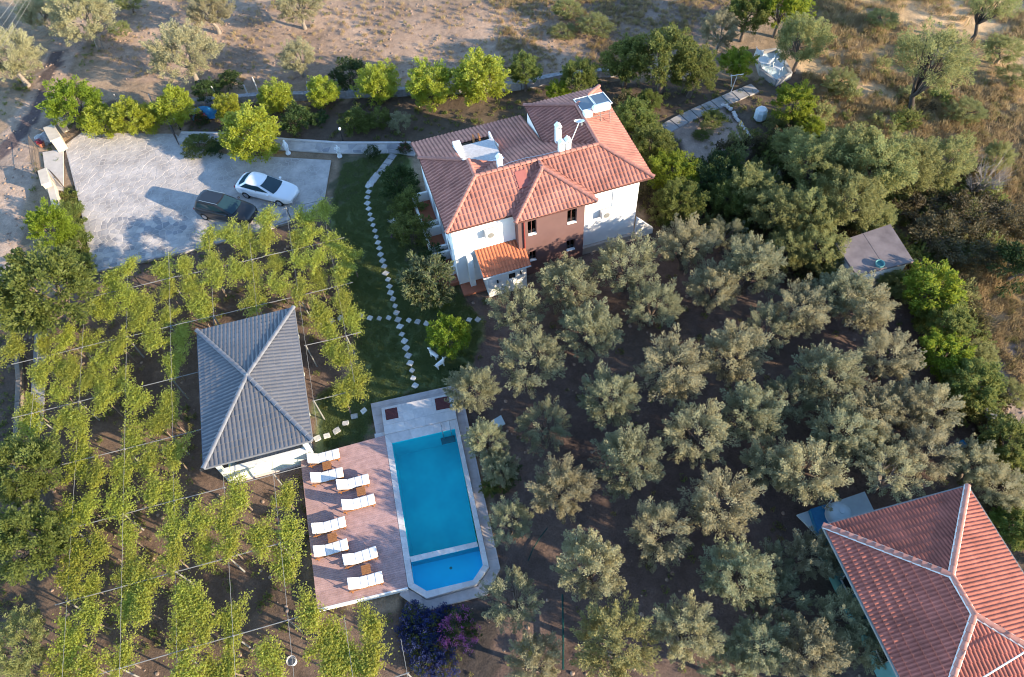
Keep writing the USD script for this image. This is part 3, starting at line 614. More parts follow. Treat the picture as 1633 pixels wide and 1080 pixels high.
for p, q in (('sw', 'se'), ('se', 'ne'), ('ne', 'nw'), ('nw', 'sw')): eave_board(fas, (*C[p], gtop + .015), (*C[q], gtop + .015), .15, .04)
part(gaz, 'fascia', fas, M['slate_ridge'])
for x in (-1, 1):
    for y in (-1, -.33, .33, 1):
        part(gaz, 'post', boxed(x * (gw - .55) - .12, x * (gw - .55) + .12, y * (gl - .3) - .12, y * (gl - .3) + .12, 0.1, gtop - .02, .015), M['greenwhite'])
lowall = MB(); e = .12
lowall.box(-gw + .5, gw - .5, -gl + .18, -gl + .42, 0, 1.35).box(-gw + .7, -gw + .9, -gl + .6, gl - .6, 0, .9).box(gw - .95, gw - .75, -gl + .6, -1.2, 0, .9).box(-gw + .5, gw - .5, gl - .42, gl - .18, 0, .9)
part(gaz, 'low_wall', lowall, M['greenwhite'])
part(gaz, 'wall_coping', MB().box(-gw + .5, gw - .5, -gl + .14, -gl + .46, 1.352, 1.40), M['whitepaint'])
part(gaz, 'floor', boxed(-gw + .6, gw - .6, -gl + .12, gl - .12, -.1, .1), M['pinkstone'])

# ------------------------------------------------------------------ main house
HA = math.radians(14.0); HO = np.array([-3.49, 31.16])
hu, hv = np.array([math.cos(HA), math.sin(HA)]), np.array([-math.sin(HA), math.cos(HA)])
def HL(px, z):
    q = G(*px, z)[:2] - HO; return np.array([q @ hu, q @ hv])
house = thing('house', 'large two-storey white house with a red tiled hip roof', 'house', (HO[0], HO[1], 0), HA)
S = .473; EZ = 5.5
def holes(walls, cut):
    b = manifold3d.Manifold.batch_boolean([manifold3d.Manifold.cube([x1 - x0, y1 - y0, z1 - z0]).translate([x0, y0, z0]) for x0, x1, y0, y1, z0, z1 in walls], manifold3d.OpType.Add)
    for x0, x1, y0, y1, z0, z1 in cut: b = b - manifold3d.Manifold.cube([x1 - x0, y1 - y0, z1 - z0]).translate([x0, y0, z0])
    return b
BAYW = [(5.05, 5.62, 3.92, 5.22), (7.68, 8.32, 3.98, 5.24), (5.1, 5.56, 1.35, 2.3), (7.68, 8.28, 1.35, 2.36)]
west_open = [(3.0, 4.6, .45, 2.6), (5.4, 6.6, .45, 2.5), (1.4, 2.4, 1.2, 2.5), (1.2, 2.6, 3.3, 5.0), (4.0, 5.6, 3.3, 5.0)]
white = holes([(.30, 12.85, .10, 5.35, 0, 5.43), (.30, 5.0, 5.3, 6.9, 0, 5.43), (8.55, 12.85, 5.3, 9.2, 0, 5.43), (.30, 8.56, 6.8, 9.6, 0, 3.9)],
              [(.2, .55, b0, b1, z0, z1) for b0, b1, z0, z1 in west_open] + [(12.6, 13, 2.0, 3.2, 3.4, 4.9), (12.6, 13, 5.5, 6.7, 3.4, 4.9), (12.6, 13, 2.0, 2.9, .3, 2.4)])
part(house, 'wall', white, M['white'])
bay = holes([(4.40, 8.85, -.60, .097, 0, 5.42)], [(a0, a1, -.7, -.38, z0, z1) for a0, a1, z0, z1 in BAYW])
part(house, 'bay_wall', bay, M['brownwall'], label='brown rendered bay wall')
part(house, 'plinth', MB().box(8.87, 12.95, -.16, .08, -.1, .55).box(12.87, 13.15, -.1, 9.3, -.1, .35), M['beigestone'])
for a0, a1, z0, z1 in BAYW:
    w = part(house, 'window', MB().box(a0, a1, -.40, -.384, z0, z1), M['dark'])
    f = MB(); t = .045
    f.box(a0, a1, -.44, -.40, z0, z0 + t).box(a0, a1, -.44, -.40, z1 - t, z1).box(a0, a0 + t, -.44, -.40, z0 + t, z1 - t).box(a1 - t, a1, -.44, -.40, z0 + t, z1 - t).box((a0 + a1) / 2 - t / 2, (a0 + a1) / 2 + t / 2, -.44, -.40, z0 + t, z1 - t)
    part(w, 'frame', f, M['eave']); part(w, 'pane', MB().box(a0 + t, a1 - t, -.426, -.42, z0 + t, z1 - t), M['glass'])
    part(w, 'sill', MB().box(a0 + .003, a1 - .003, -.66, -.445, z0 + .003, z0 + .05, .008), M['whitepaint'])
for b0, b1, z0, z1 in west_open:
    w = part(house, 'window', MB().box(.53, .545, b0, b1, z0, z1), M['dark'])
    t = .06; f = MB().box(.46, .52, b0, b1, z0, z0 + t).box(.46, .52, b0, b1, z1 - t, z1).box(.46, .52, b0, b0 + t, z0 + t, z1 - t).box(.46, .52, b1 - t, b1, z0 + t, z1 - t)
    part(w, 'frame', f, M['whitepaint']); part(w, 'pane', MB().box(.485, .49, b0 + t, b1 - t, z0 + t, z1 - t), M['glass'])
for b0, b1, z0, z1 in [(2.0, 3.2, 3.4, 4.9), (5.5, 6.7, 3.4, 4.9), (2.0, 2.9, .3, 2.4)]:
    w = part(house, 'window', MB().box(12.60, 12.615, b0, b1, z0, z1), M['dark']); t = .06
    f = MB().box(12.64, 12.7, b0, b1, z0, z0 + t).box(12.64, 12.7, b0, b1, z1 - t, z1).box(12.64, 12.7, b0, b0 + t, z0 + t, z1 - t).box(12.64, 12.7, b1 - t, b1, z0 + t, z1 - t)
    part(w, 'frame', f, M['whitepaint']); part(w, 'pane', MB().box(12.66, 12.665, b0 + t, b1 - t, z0 + t, z1 - t), M['glass'])
part(house, 'downpipe', MB().tube([(4.78, -.66, 5.3), (4.78, -.66, 2.9)], .05, 8), M['darkred'], smooth=50)
# roof slopes
zS = lambda a, b: EZ + S * b
zW = lambda a, b: EZ + S * a
zE = lambda a, b: EZ + S * (13.76 - a)
zNr = lambda a, b: 6.8 - S * (b - 2.75)
zNw = lambda a, b: EZ + S * (7.0 - b)
zWe = lambda a, b: EZ + (1.30 / 2.81) * (a - 8.2)
zNe = lambda a, b: EZ + S * (9.54 - b)
zCat = lambda a, b: 5.26 - .315 * (b - 6.0)
zBs = lambda a, b: EZ + S * (b + .7)
zBw = lambda a, b: EZ + S * (a - 4.24)
zBe = lambda a, b: EZ + S * (9.64 - a)
zEi = lambda a, b: EZ + S * (5.5 - a)
SL = [([(0, 0), (4.24, 0), (6.94, 2.7), (6.94, 2.75), (2.75, 2.75)], (0, 1), zS), ([(9.64, 0), (13.76, 0), (11.01, 2.75), (6.94, 2.75), (6.94, 2.7)], (0, 1), zS),
      ([(0, 0), (2.75, 2.75), (2.75, 4.25), (0, 7)], (1, 0), zW), ([(13.76, 0), (13.76, 9.54), (11.01, 6.79), (11.01, 2.75)], (-1, 0), zE),
      ([(2.75, 2.75), (11.01, 2.75), (8.2, 5.56), (8.2, 6.02), (5.2, 6.02), (5.2, 5.2)], (0, -1), zNr),
      ([(0, 7), (2.42, 4.58), (2.42, 10.57), (0, 10.57)], (0, -1), zNw), ([(2.42, 7.9), (5.2, 7.9), (5.2, 10.57), (2.42, 10.57)], (0, -1), zNw),
      ([(5.2, 5.95), (8.2, 5.95), (8.2, 10.57), (5.2, 10.57)], (0, -1), zCat),
      ([(8.2, 9.54), (11.01, 6.73), (11.01, 2.75), (8.2, 5.56)], (1, 0), zWe), ([(13.76, 9.54), (8.2, 9.54), (11.01, 6.79)], (0, -1), zNe),
      ([(4.24, -.7), (9.64, -.7), (6.94, 2.0)], (0, 1), zBs), ([(4.24, -.7), (6.94, 2.0), (6.94, 2.7), (4.24, 0)], (1, 0), zBw), ([(9.64, -.7), (9.64, 0), (6.94, 2.7), (6.94, 2.0)], (-1, 0), zBe),
      ([(2.75, 2.75), (4.4, 4.4), (2.75, 4.4)], (-1, 0), zEi)]
under = MB()
for poly, d, zf in SL:
    part(house, 'roof_tiles', tiles(poly, d, zf, tw=.265, cl=.37, amp=.045, lip=.045), M['rooftile'], kind='stuff')
    P = np.array([(x, y, zf(x, y) - .09) for x, y in poly]); under.add(P, [[0, i + 1, i] for i in range(1, len(P) - 1)])
part(house, 'roof_underside', under, M['oldwood'])
L6 = lambda x, y, z: (x, y, z + .035)
for p, q in (((0, 0, EZ), (2.75, 2.75, 6.8)), ((2.75, 2.75, 6.8), (11.01, 2.75, 6.8)), ((13.76, 0, EZ), (11.01, 2.75, 6.8)), ((11.01, 6.79, 6.8), (11.01, 2.75, 6.8)),
             ((13.76, 9.54, EZ), (11.01, 6.79, 6.8)), ((8.2, 9.54, EZ), (11.01, 6.79, 6.8)), ((0, 7, EZ), (2.42, 4.58, 6.645)), ((2.75, 4.25, 6.8), (2.75, 2.75, 6.8)),
             ((4.24, -.7, EZ), (6.94, 2.0, 6.777)), ((9.64, -.7, EZ), (6.94, 2.0, 6.777)), ((6.94, 2.0, 6.777), (6.94, 2.62, 6.777))):
    cap_row(house, L6(*p), L6(*q), M['ridgetile'], rad=.12, ln=.38)
gut = MB()
for p, q in (((0, 0, EZ), (4.24, 0, EZ)), ((4.24, -.7, EZ), (9.64, -.7, EZ)), ((9.64, 0, EZ), (13.76, 0, EZ)), ((13.76, 0, EZ), (13.76, 9.54, EZ)), ((13.76, 9.54, EZ), (8.2, 9.54, EZ)), ((8.2, 9.54, EZ), (8.2, 5.6, EZ)),
             ((8.2, 10.57, 3.82), (0, 10.57, 3.82)), ((0, 7, EZ), (0, 0, EZ)), ((0, 10.57, 3.82), (0, 7, EZ))): eave_board(gut, np.array(p) + [0, 0, .005], np.array(q) + [0, 0, .005], .09, .04)
part(house, 'eave_board', gut, M['eave'])
soff = MB()
soff.box(.0, 13.7, .0, .3, EZ - .13, EZ - .085).box(0.02, .3, .3, 6.9, EZ - .13, EZ - .085).box(12.85, 13.72, .3, 9.4, EZ - .13, EZ - .085).box(4.3, 9.6, -.66, -.02, EZ - .13, EZ - .085)
part(house, 'soffit', soff, M['whitepaint'])
part(house, 'gable_infill', MB().add([(5.2, 5.9, 5.2), (5.2, 7.9, 4.6), (5.2, 7.9, 5.05), (5.2, 5.9, 6.0)], [[0, 1, 2, 3]]), M['white'])
part(house, 'wing_infill', MB().box(8.3, 8.5, 5.3, 9.3, 3.5, 5.45), M['white'])
# roof terrace cut into the north slope
part(house, 'terrace_floor', MB().box(2.44, 5.18, 4.42, 7.88, 4.75, 4.83), M['concrete'])
tw_ = MB().prism([(2.44, 4.42), (2.72, 4.42), (2.72, 7.88), (2.44, 7.88)], 4.83, 4.95).box(2.44, 2.95, 6.3, 7.5, 4.95, 5.75).box(2.44, 2.72, 4.42, 6.3, 4.95, 6.0).box(2.98, 5.18, 4.42, 4.56, 4.83, 6.05).box(5.06, 5.18, 4.58, 7.88, 4.83, 5.5)
part(house, 'terrace_wall', tw_, M['whitepaint'])
part(house, 'terrace_canopy', MB().add([(2.75, 4.75, 5.85), (5.1, 4.75, 5.85), (5.1, 6.95, 5.68), (2.75, 6.95, 5.68), (2.75, 4.75, 5.8), (5.1, 4.75, 5.8), (5.1, 6.95, 5.63), (2.75, 6.95, 5.63)], [[0, 1, 2, 3], [7, 6, 5, 4], [0, 4, 5, 1], [1, 5, 6, 2], [2, 6, 7, 3], [3, 7, 4, 0]]), M['mortar'])
part(house, 'terrace_door', MB().box(3.9, 4.0, 7.5, 7.86, 4.83, 5.6).box(4.3, 4.4, 7.5, 7.86, 4.83, 5.6), M['wood'])
# annex
anx = part(house, 'annex_wall', holes([(1.90, 4.55, -1.55, .097, 0, 2.42)], [(3.3, 3.85, -1.6, -1.4, 1.2, 1.85)]), M['white'])
az = lambda a, b: 2.42 + .36 * (b + 1.78)
part(house, 'annex_roof_tiles', tiles([(1.6, -1.78), (4.82, -1.78), (4.82, .095), (1.6, .095)], (0, 1), az, tw=.22, cl=.36, amp=.04, lip=.025), M['rooftile_new'], label='small bright orange tile roof over the annex', kind='stuff')
part(house, 'annex_roof_base', MB().add([(1.6, -1.78, 2.37), (4.82, -1.78, 2.37), (4.82, .09, 3.04), (1.6, .09, 3.04), (1.6, -1.78, 2.28), (4.82, -1.78, 2.28), (4.82, .09, 2.95), (1.6, .09, 2.95)], [[0, 1, 2, 3], [7, 6, 5, 4], [0, 4, 5, 1], [1, 5, 6, 2], [2, 6, 7, 3], [3, 7, 4, 0]]), M['whitepaint'])
w = part(house, 'window', MB().box(3.3, 3.85, -1.42, -1.405, 1.2, 1.85), M['dark'], label='small window of the annex')
part(w, 'frame', MB().box(3.3, 3.85, -1.5, -1.45, 1.2, 1.25).box(3.3, 3.85, -1.5, -1.45, 1.8, 1.85).box(3.3, 3.35, -1.5, -1.45, 1.25, 1.8).box(3.8, 3.85, -1.5, -1.45, 1.25, 1.8), M['whitepaint'])
lamp_ = part(house, 'wall_lamp', MB().box(4.1, 4.2, -1.66, -1.55, 1.6, 1.85, .01), M['blackplastic'])
part(house, 'wall_lamp', MB().box(2.5, 2.6, -1.66, -1.55, 1.35, 1.6, .01), M['blackplastic'])
part(house, 'buttress', MB().box(.98, 1.35, -.35, .098, 0, 2.9, .01), M['white'])
part(house, 'doorstep', MB().box(.32, 1.88, -.9, .09, -.05, .1), M['terracotta'])
# west porches
por = MB().box(-.95, .29, .2, 8.6, -.1, .3); part(house, 'porch_floor', por, M['terracotta'])
for b0, b1 in ((.9, 2.5), (2.9, 4.9), (5.3, 8.4)):
    wl = MB().box(-.95, -.8, b0, b1, .3, 1.1).box(-.8, .28, b0, b0 + .16, .3, 1.1).box(-.8, .28, b1 - .16, b1, .3, 1.1)
    part(house, 'porch_parapet', wl, M['white'])
# lean-to at the east corner
part(house, 'side_stair_wall', MB().add([(12.97, -.05, 0), (14.3, -.05, 0), (14.3, -.05, .5), (12.97, -.05, 2.0), (12.97, .15, 0), (14.3, .15, 0), (14.3, .15, .5), (12.97, .15, 2.0)], [[0, 1, 2, 3], [7, 6, 5, 4], [3, 2, 6, 7], [1, 5, 6, 2], [0, 3, 7, 4]]), M['white'])
# chimneys and roof gear
def chimney(loc, w, h, label):
    c = thing('chimney', label, 'chimney', (*(HO + hu * loc[0] + hv * loc[1]), loc[2]), HA)
    part(c, 'stack', boxed(-w / 2, w / 2, -w / 2, w / 2, -.5, h, .01), M['whitepaint'])
    for x in (-1, 1): part(c, 'cap_leg', boxed(x * w * .36 - .04, x * w * .36 + .04, -w * .4, w * .4, h + .002, h + .16), M['whitepaint'])
    part(c, 'cap', MB().add([(-w * .62, -w * .6, h + .16), (w * .62, -w * .6, h + .16), (w * .62, w * .6, h + .16), (-w * .62, w * .6, h + .16), (0, -w * .6, h + .36), (0, w * .6, h + .36)], [[0, 1, 2, 3], [0, 4, 1, 1], [2, 5, 3, 3], [1, 4, 5, 2], [3, 5, 4, 0]]), M['whitepaint'])
    part(c, 'flue', boxed(-w * .22, w * .22, -w * .22, w * .22, h, h + .02), M['dark'])
chimney((9.0, 4.85, 5.9), .36, 1.15, 'tall slim white chimney on the dark north side of the house roof')
chimney((8.55, 2.98, 6.65), .36, .75, 'left one of the two joined white chimneys on the house ridge')
chimney((8.98, 2.98, 6.65), .34, .8, 'right one of the two joined white chimneys on the house ridge')
chimney((4.5, 3.15, 6.45), .34, .85, 'white chimney beside the roof terrace near the left end of the ridge')
def roofpt(a, b, z): return np.array([*(HO + hu * a + hv * b), z])
sw = thing('solar_water_heater', 'solar water heater with a white tank on the house roof', 'water heater', tuple(roofpt(12.1, 5.6, 6.3)), HA)
for k in (0, 1):
    x0 = -1.05 + k * 1.1
    pn = part(sw, 'solar_panel', MB().add([(x0, .25, .75), (x0 + 1.02, .25, .75), (x0 + 1.02, 1.85, .45), (x0, 1.85, .45), (x0, .25, .67), (x0 + 1.02, .25, .67), (x0 + 1.02, 1.85, .37), (x0, 1.85, .37)], [[0, 1, 2, 3], [7, 6, 5, 4], [0, 4, 5, 1], [1, 5, 6, 2], [2, 6, 7, 3], [3, 7, 4, 0]]), M['solar'])
    fm = MB()
    for p, q in (((x0, .25, .76), (x0 + 1.02, .25, .76)), ((x0 + 1.02, .25, .76), (x0 + 1.02, 1.85, .46)), ((x0 + 1.02, 1.85, .46), (x0, 1.85, .46)), ((x0, 1.85, .46), (x0, .25, .76))): fm.tube([p, q], .03, 5)
    part(pn, 'frame', fm, M['whitepaint'])
tk = MB(); ax = [(-.62, .0), (-.6, .2), (-.5, .27), (.5, .27), (.6, .2), (.62, .0)]
tm_ = MB().lathe([(r, x) for x, r in ax], 16).out(); tm_ = (np.stack([tm_[0][:, 2] + .15, tm_[0][:, 1] - .1, tm_[0][:, 0] + .95], 1), tm_[1][:, ::-1])
part(sw, 'hot_water_tank', tm_, M['whitepaint'], smooth=40)
part(sw, 'cold_tank', boxed(-1.1, -.55, -.35, .1, .55, .95, .03), M['whitepaint'])
lg = MB()
for x in (-.95, .1, .75): lg.tube([(x, -.35, -.3), (x, -.1, .75)], .025, 5).tube([(x, .9, -.4), (x, -.1, .7)], .02, 5)
lg.tube([(-1.0, -.3, .5), (1.0, -.3, .5)], .02, 5); part(sw, 'stand', lg, M['galv'])
dish = thing('satellite_dish', 'white satellite dish on a bent mast on the house roof', 'satellite dish', tuple(roofpt(9.4, 3.7, 6.2)), HA)
part(dish, 'mast', MB().tube([(0, 0, 0), (.15, .1, .5), (.75, .45, 1.45)], .028, 6), M['whitepaint'], smooth=50)
dv = MB().lathe([(0, 0), (.12, .012), (.24, .045), (.34, .1), (.35, .112), (.24, .058), (.12, .025), (0, .012)], 20).out()
Rm = trimesh.transformations.rotation_matrix(math.radians(-22), [1, -.3, 0])[:3, :3]; part(dish, 'reflector', (dv[0] @ Rm.T + [.8, .5, 1.45], dv[1]), M['whitepaint'], smooth=30)
part(dish, 'feed_arm', MB().tube([(.8, .2, 1.35), (.75, -.05, 1.75)], .015, 5).box(.7, .8, -.1, 0, 1.7, 1.85), M['galv'])
hz = thing('roof_hatch', 'flat red metal roof hatch low on the sunny front slope of the house roof', 'roof hatch', tuple(roofpt(5.55, 1.85, EZ + S * 1.85)), HA)
hb = [(-.36, -.5, .1 - .24), (.36, -.5, .1 - .24), (.36, .5, .1 + .24), (-.36, .5, .1 + .24)]
part(hz, 'cover', MB().add(hb + [(x, y, z - .14) for x, y, z in hb], [[0, 1, 2, 3], [0, 4, 5, 1], [1, 5, 6, 2], [2, 6, 7, 3], [3, 7, 4, 0]]), M['hatch'])
part(hz, 'rim', MB().add([(x * 1.12, y * 1.1, z * 1.0 - .07) for x, y, z in hb], [[0, 1, 2, 3]]), M['darkred'])
cb = MB().tube([roofpt(4.6, 3.1, 6.72), roofpt(5.2, 3.4, 6.58), roofpt(6.3, 3.45, 6.56), roofpt(7.4, 3.2, 6.68), roofpt(8.5, 3.2, 6.7)], .022, 5)
single('roof_cable', cb, M['whitepaint'], 'pale cable looping along the ridge between the white chimneys', 'cable')
def aircon(loc, label):
    c = thing('air_conditioner', label, 'air conditioner', tuple(roofpt(*loc)), HA)
    part(c, 'case', boxed(-.45, .45, -.40, -.05, -.30, .30, .02), M['mortar'])
    part(c, 'fan_grille', MB().lathe([(.21, 0), (.2, .02), (.12, .025), (0, .03)], 18).moved().out() if False else (lambda o: (np.stack([o[0][:, 0] - .1, -o[0][:, 2] - .405, o[0][:, 1]], 1), o[1]))(MB().lathe([(.21, 0), (.2, .015), (.12, .02), (0, .025)], 18).out()), M['galv'])
    part(c, 'bracket', MB().box(-.36, -.32, -.32, .0, -.34, -.285).box(.32, .36, -.32, 0, -.34, -.285), M['galv'])
aircon((2.8, .1, 4.55), 'air conditioner under the eaves on the left white wall of the house')
aircon((10.65, .1, 3.45), 'air conditioner on the right white wall of the house')
pp = MB().tube([roofpt(11.05, .07, 5.2), roofpt(11.05, .07, 3.75), roofpt(10.5, .07, 3.72)], .02, 5); single('wall_pipe', pp, M['mortar'], 'thin pipe running down to the air conditioner on the right white wall', 'pipe')

# ------------------------------------------------------------------ neighbour house
NA = math.radians(10.4); NO = G(1313, 838.5, 3.2)[:2]
nu, nv = np.array([math.cos(NA), math.sin(NA)]), np.array([-math.sin(NA), math.cos(NA)])
nb_ = thing('neighbour_house', 'single-storey house with a weathered red hip roof in the lower right corner', 'house', (NO[0], NO[1], 0), NA)
NW_, NL_ = 7.88, 9.7; nr = NW_ / 2; NZ = 3.2; NS = .305; rz = NZ + NS * nr
nslopes = [([(0, 0), (NW_, 0), (nr, -nr)], (0, -1), lambda a, b: NZ - NS * b), ([(0, 0), (nr, -nr), (nr, -NL_ + nr), (0, -NL_)], (1, 0), lambda a, b: NZ + NS * a),
           ([(NW_, 0), (NW_, -NL_), (nr, -NL_ + nr), (nr, -nr)], (-1, 0), lambda a, b: NZ + NS * (NW_ - a)), ([(0, -NL_), (nr, -NL_ + nr), (NW_, -NL_)], (0, 1), lambda a, b: NZ + NS * (b + NL_))]
under = MB()
for poly, d, zf in nslopes:
    part(nb_, 'roof_tiles', tiles(poly, d, zf, tw=.19, cl=.44, amp=.038, lip=.055), M['rooftile_old'], kind='stuff')
    P = np.array([(x, y, zf(x, y) - .09) for x, y in poly]); under.add(P, [[0, i + 1, i] for i in range(1, len(P) - 1)])
part(nb_, 'roof_underside', under, M['oldwood'])
for p, q in (((0, 0, NZ), (nr, -nr, rz)), ((NW_, 0, NZ), (nr, -nr, rz)), ((nr, -NL_ + nr, rz), (nr, -nr, rz)), ((0, -NL_, NZ), (nr, -NL_ + nr, rz)), ((NW_, -NL_, NZ), (nr, -NL_ + nr, rz))):
    cap_row(nb_, L6(*p), L6(*q), M['ridgetile'], rad=.125, ln=.42, mortar=M['mortar'])
gut = MB()
for p, q in (((0, 0, NZ), (0, -NL_, NZ)), ((0, -NL_, NZ), (NW_, -NL_, NZ)), ((NW_, -NL_, NZ), (NW_, 0, NZ)), ((NW_, 0, NZ), (0, 0, NZ))): eave_board(gut, np.array(p) + [0, 0, .02], np.array(q) + [0, 0, .02], .14, .08)
part(nb_, 'gutter', gut, M['galv'])
part(nb_, 'wall', holes([(.4, NW_ - .4, -NL_ + .4, -.4, 0, 3.12)], [(.3, .6, -6.4, -5.2, 1, 2.3), (.3, .6, -3.2, -2.2, 1, 2.3)]), M['teal'])
for b0, b1 in ((-6.4, -5.2), (-3.2, -2.2)):
    w = part(nb_, 'window', MB().box(.58, .595, b0, b1, 1, 2.3), M['dark']); t = .06
    part(w, 'frame', MB().box(.5, .56, b0, b1, 1, 1 + t).box(.5, .56, b0, b1, 2.3 - t, 2.3).box(.5, .56, b0, b0 + t, 1 + t, 2.3 - t).box(.5, .56, b1 - t, b1, 1 + t, 2.3 - t), M['whitepaint'])
q0, q1 = G(1566, 1082, 4.6), G(1636, 1039, 4.6)
single('aerial_pole', MB().tube([q0 - (q1 - q0) * .4, q1 + (q1 - q0) * .5], .035, 7), M['whitepaint'], 'long white pole held level above the front of the neighbouring roof', 'pole', smooth=50)
yd = thing('neighbour_yard', 'small pale blue concrete yard at the back of the neighbouring house', None, kind='structure')
part(yd, 'yard_slab', MB().prism(pxpoly([(1270, 822), (1378, 785), (1400, 830), (1310, 862)]), -.05, .1), M['paleblue'])
part(yd, 'blue_sheet', MB().prism(pxpoly([(1292, 812), (1318, 804), (1330, 840), (1305, 850)], .5), .102, .5), M['bluetarp'])
wt = thing('water_tank', 'pale domed water tank behind the neighbouring house', 'water tank', tuple(G(1336, 822, .6)[:2]) + (0.1,))
part(wt, 'tank', MB().lathe([(.0, 0), (.62, 0), (.64, .1), (.64, .8), (.58, .95), (.4, 1.08), (.14, 1.15), (.14, 1.22), (0, 1.22)], 20), M['paleblue'], smooth=40)
part(wt, 'strap', MB().lathe([(.645, .4), (.655, .42), (.655, .46), (.645, .48)], 20), M['whitepaint'])
part(wt, 'pipe', MB().tube([(-.5, .5, 0), (-.5, .5, 1.5)], .03, 6), M['whitepaint'])

# ------------------------------------------------------------------ flat-roofed shed
SZ = 2.4
sq_ = [G(x, y, SZ)[:2] for x, y in [(1366, 439), (1458, 417), (1420, 357), (1331, 387)]]
shed = thing('shed', 'small block shed with a flat stained concrete roof between the bushes', 'shed')
part(shed, 'wall', MB().prism(Polygon(sq_).buffer(-.22, join_style=2), -.05, SZ - .16), M['whitepaint'])
half = [(sq_[0] + sq_[1]) / 2, (sq_[3] + sq_[2]) / 2]
for P in ([sq_[0], half[0], half[1], sq_[3]], [half[0], sq_[1], sq_[2], half[1]]):
    part(shed, 'roof_slab', slab_mesh(Polygon(P), .008, SZ - .16, SZ, .01), M['shedroof'])
single('blue_tub', MB().lathe([(0, 0), (.24, 0), (.29, .22), (.26, .22), (.22, .06), (0, .05)], 14, (*G(1402, 423, SZ)[:2], SZ)), M['teal'], 'small dark teal tub on the corner of the shed roof', 'tub')
# ------------------------------------------------------------------ plants
def leaves(centers, dirs, L, W, r, face=None):
    """Leaf blades: a folded diamond of two triangles for every centre, pointing along dirs."""
    n = len(centers)
    d = dirs / np.maximum(np.linalg.norm(dirs, axis=1, keepdims=True), 1e-9)
    rnd = r.normal(size=(n, 3)) if face is None else face + r.normal(size=(n, 3)) * .45; s = np.cross(d, rnd); s /= np.maximum(np.linalg.norm(s, axis=1, keepdims=True), 1e-9)
    up = np.cross(s, d)
    l = (L * r.uniform(.7, 1.3, n))[:, None]; w = (W * r.uniform(.75, 1.25, n))[:, None]
    a = centers - d * l * .5; b = centers + d * l * .5; c = centers + s * w * .5 + up * w * .12; e = centers - s * w * .5 + up * w * .12
    V = np.stack([a, c, b, e], 1).reshape(-1, 3); k = np.arange(n)[:, None] * 4
    F = np.concatenate([k + [0, 1, 2], k + [0, 2, 3]], 1).reshape(-1, 3)
    return V, F

def crown(seed, R, zc, nplume, pl, pr, nleaf, L, W, up=.4, spread=.55, low=-.6, hollow=.45):
    """Crown of leafy plumes: each plume starts inside the crown, points out and up, and is lined with leaves."""
    r = np.random.default_rng(seed); R = np.array(R, float)
    d = r.normal(size=(nplume * 4, 3)); d /= np.linalg.norm(d, axis=1, keepdims=True); d = d[d[:, 2] > low][:nplume]
    nplume = len(d)
    lob = 0.58 + 0.75 * meshkit.noise(d * 1.6 + seed * 3.1, seed)
    rad = r.uniform(hollow, 1.0, nplume) ** .6 * lob
    base = d * rad[:, None] * R * .82
    pd = d * [1, 1, .7] + [0, 0, up] + r.normal(size=(nplume, 3)) * .25; pd /= np.linalg.norm(pd, axis=1, keepdims=True)
    per = max(1, nleaf // nplume)
    t = r.uniform(0, 1, (nplume, per)); sz = r.uniform(.7, 1.3, nplume)
    off = r.normal(size=(nplume, per, 3)); off /= np.linalg.norm(off, axis=2, keepdims=True); off *= (r.uniform(0, 1, (nplume, per)) ** .5)[..., None]
    prof = np.sin(np.clip(t * .92 + .08, 0, 1) ** .8 * math.pi) ** .7
    c = base[:, None] + pd[:, None] * (t * pl * sz[:, None])[..., None] + off * (pr * sz[:, None] * prof)[..., None]
    ld = off * spread + pd[:, None] * .8 + r.normal(size=off.shape) * .35
    c = c.reshape(-1, 3) + [0, 0, zc]; ld = ld.reshape(-1, 3)
    k = c[:, 2] > .05
    fc = (off * .7 + (d * .75 + pd * .2 + [0, 0, .15])[:, None]).reshape(-1, 3)
    return leaves(c[k], ld[k], L, W, r, fc[k]), base + [0, 0, zc]

def trunk(seed, h, r0, bases, nlimb=7, lean=.15, n=7):
    r = np.random.default_rng(seed + 99); mb = MB()
    fork = np.array([r.normal(0, lean), r.normal(0, lean), h])
    mb.tube([(0, 0, -.15), (r.normal(0, .04), r.normal(0, .04), h * .45), fork], [r0 * 1.35, r0, r0 * .82], n)
    o = r.permutation(len(bases))[:nlimb]
    for i in o:
        e = bases[i]; mid_ = fork * .5 + e * .5 + r.normal(0, .12, 3) - [0, 0, .1]
        mb.tube([fork - [0, 0, .05], mid_, e], [r0 * .6, r0 * .38, r0 * .12], 5)
        for _ in range(2):
            j = np.argmin(np.linalg.norm(bases - (e + r.normal(0, .5, 3)), axis=1)); mb.tube([mid_, (mid_ + bases[j]) / 2 + r.normal(0, .06, 3), bases[j]], [r0 * .3, r0 * .16, r0 * .07], 4)
    return mb

KINDS = {}
def tree_kind(key, seed, leafm, barkm, R, zc, nplume, pl, pr, nleaf, L, W, th, tr, nlimb=7, **kw):
    p = kind_of(key)
    lv, bases = crown(seed, R, zc, nplume, pl, pr, nleaf, L, W, **kw)
    part(p, 'crown', lv, M[leafm])
    part(p, 'trunk', trunk(seed, th, tr, bases, nlimb), M[barkm], smooth=60)
    KINDS[key] = (p, max(R[0], R[1]), zc)

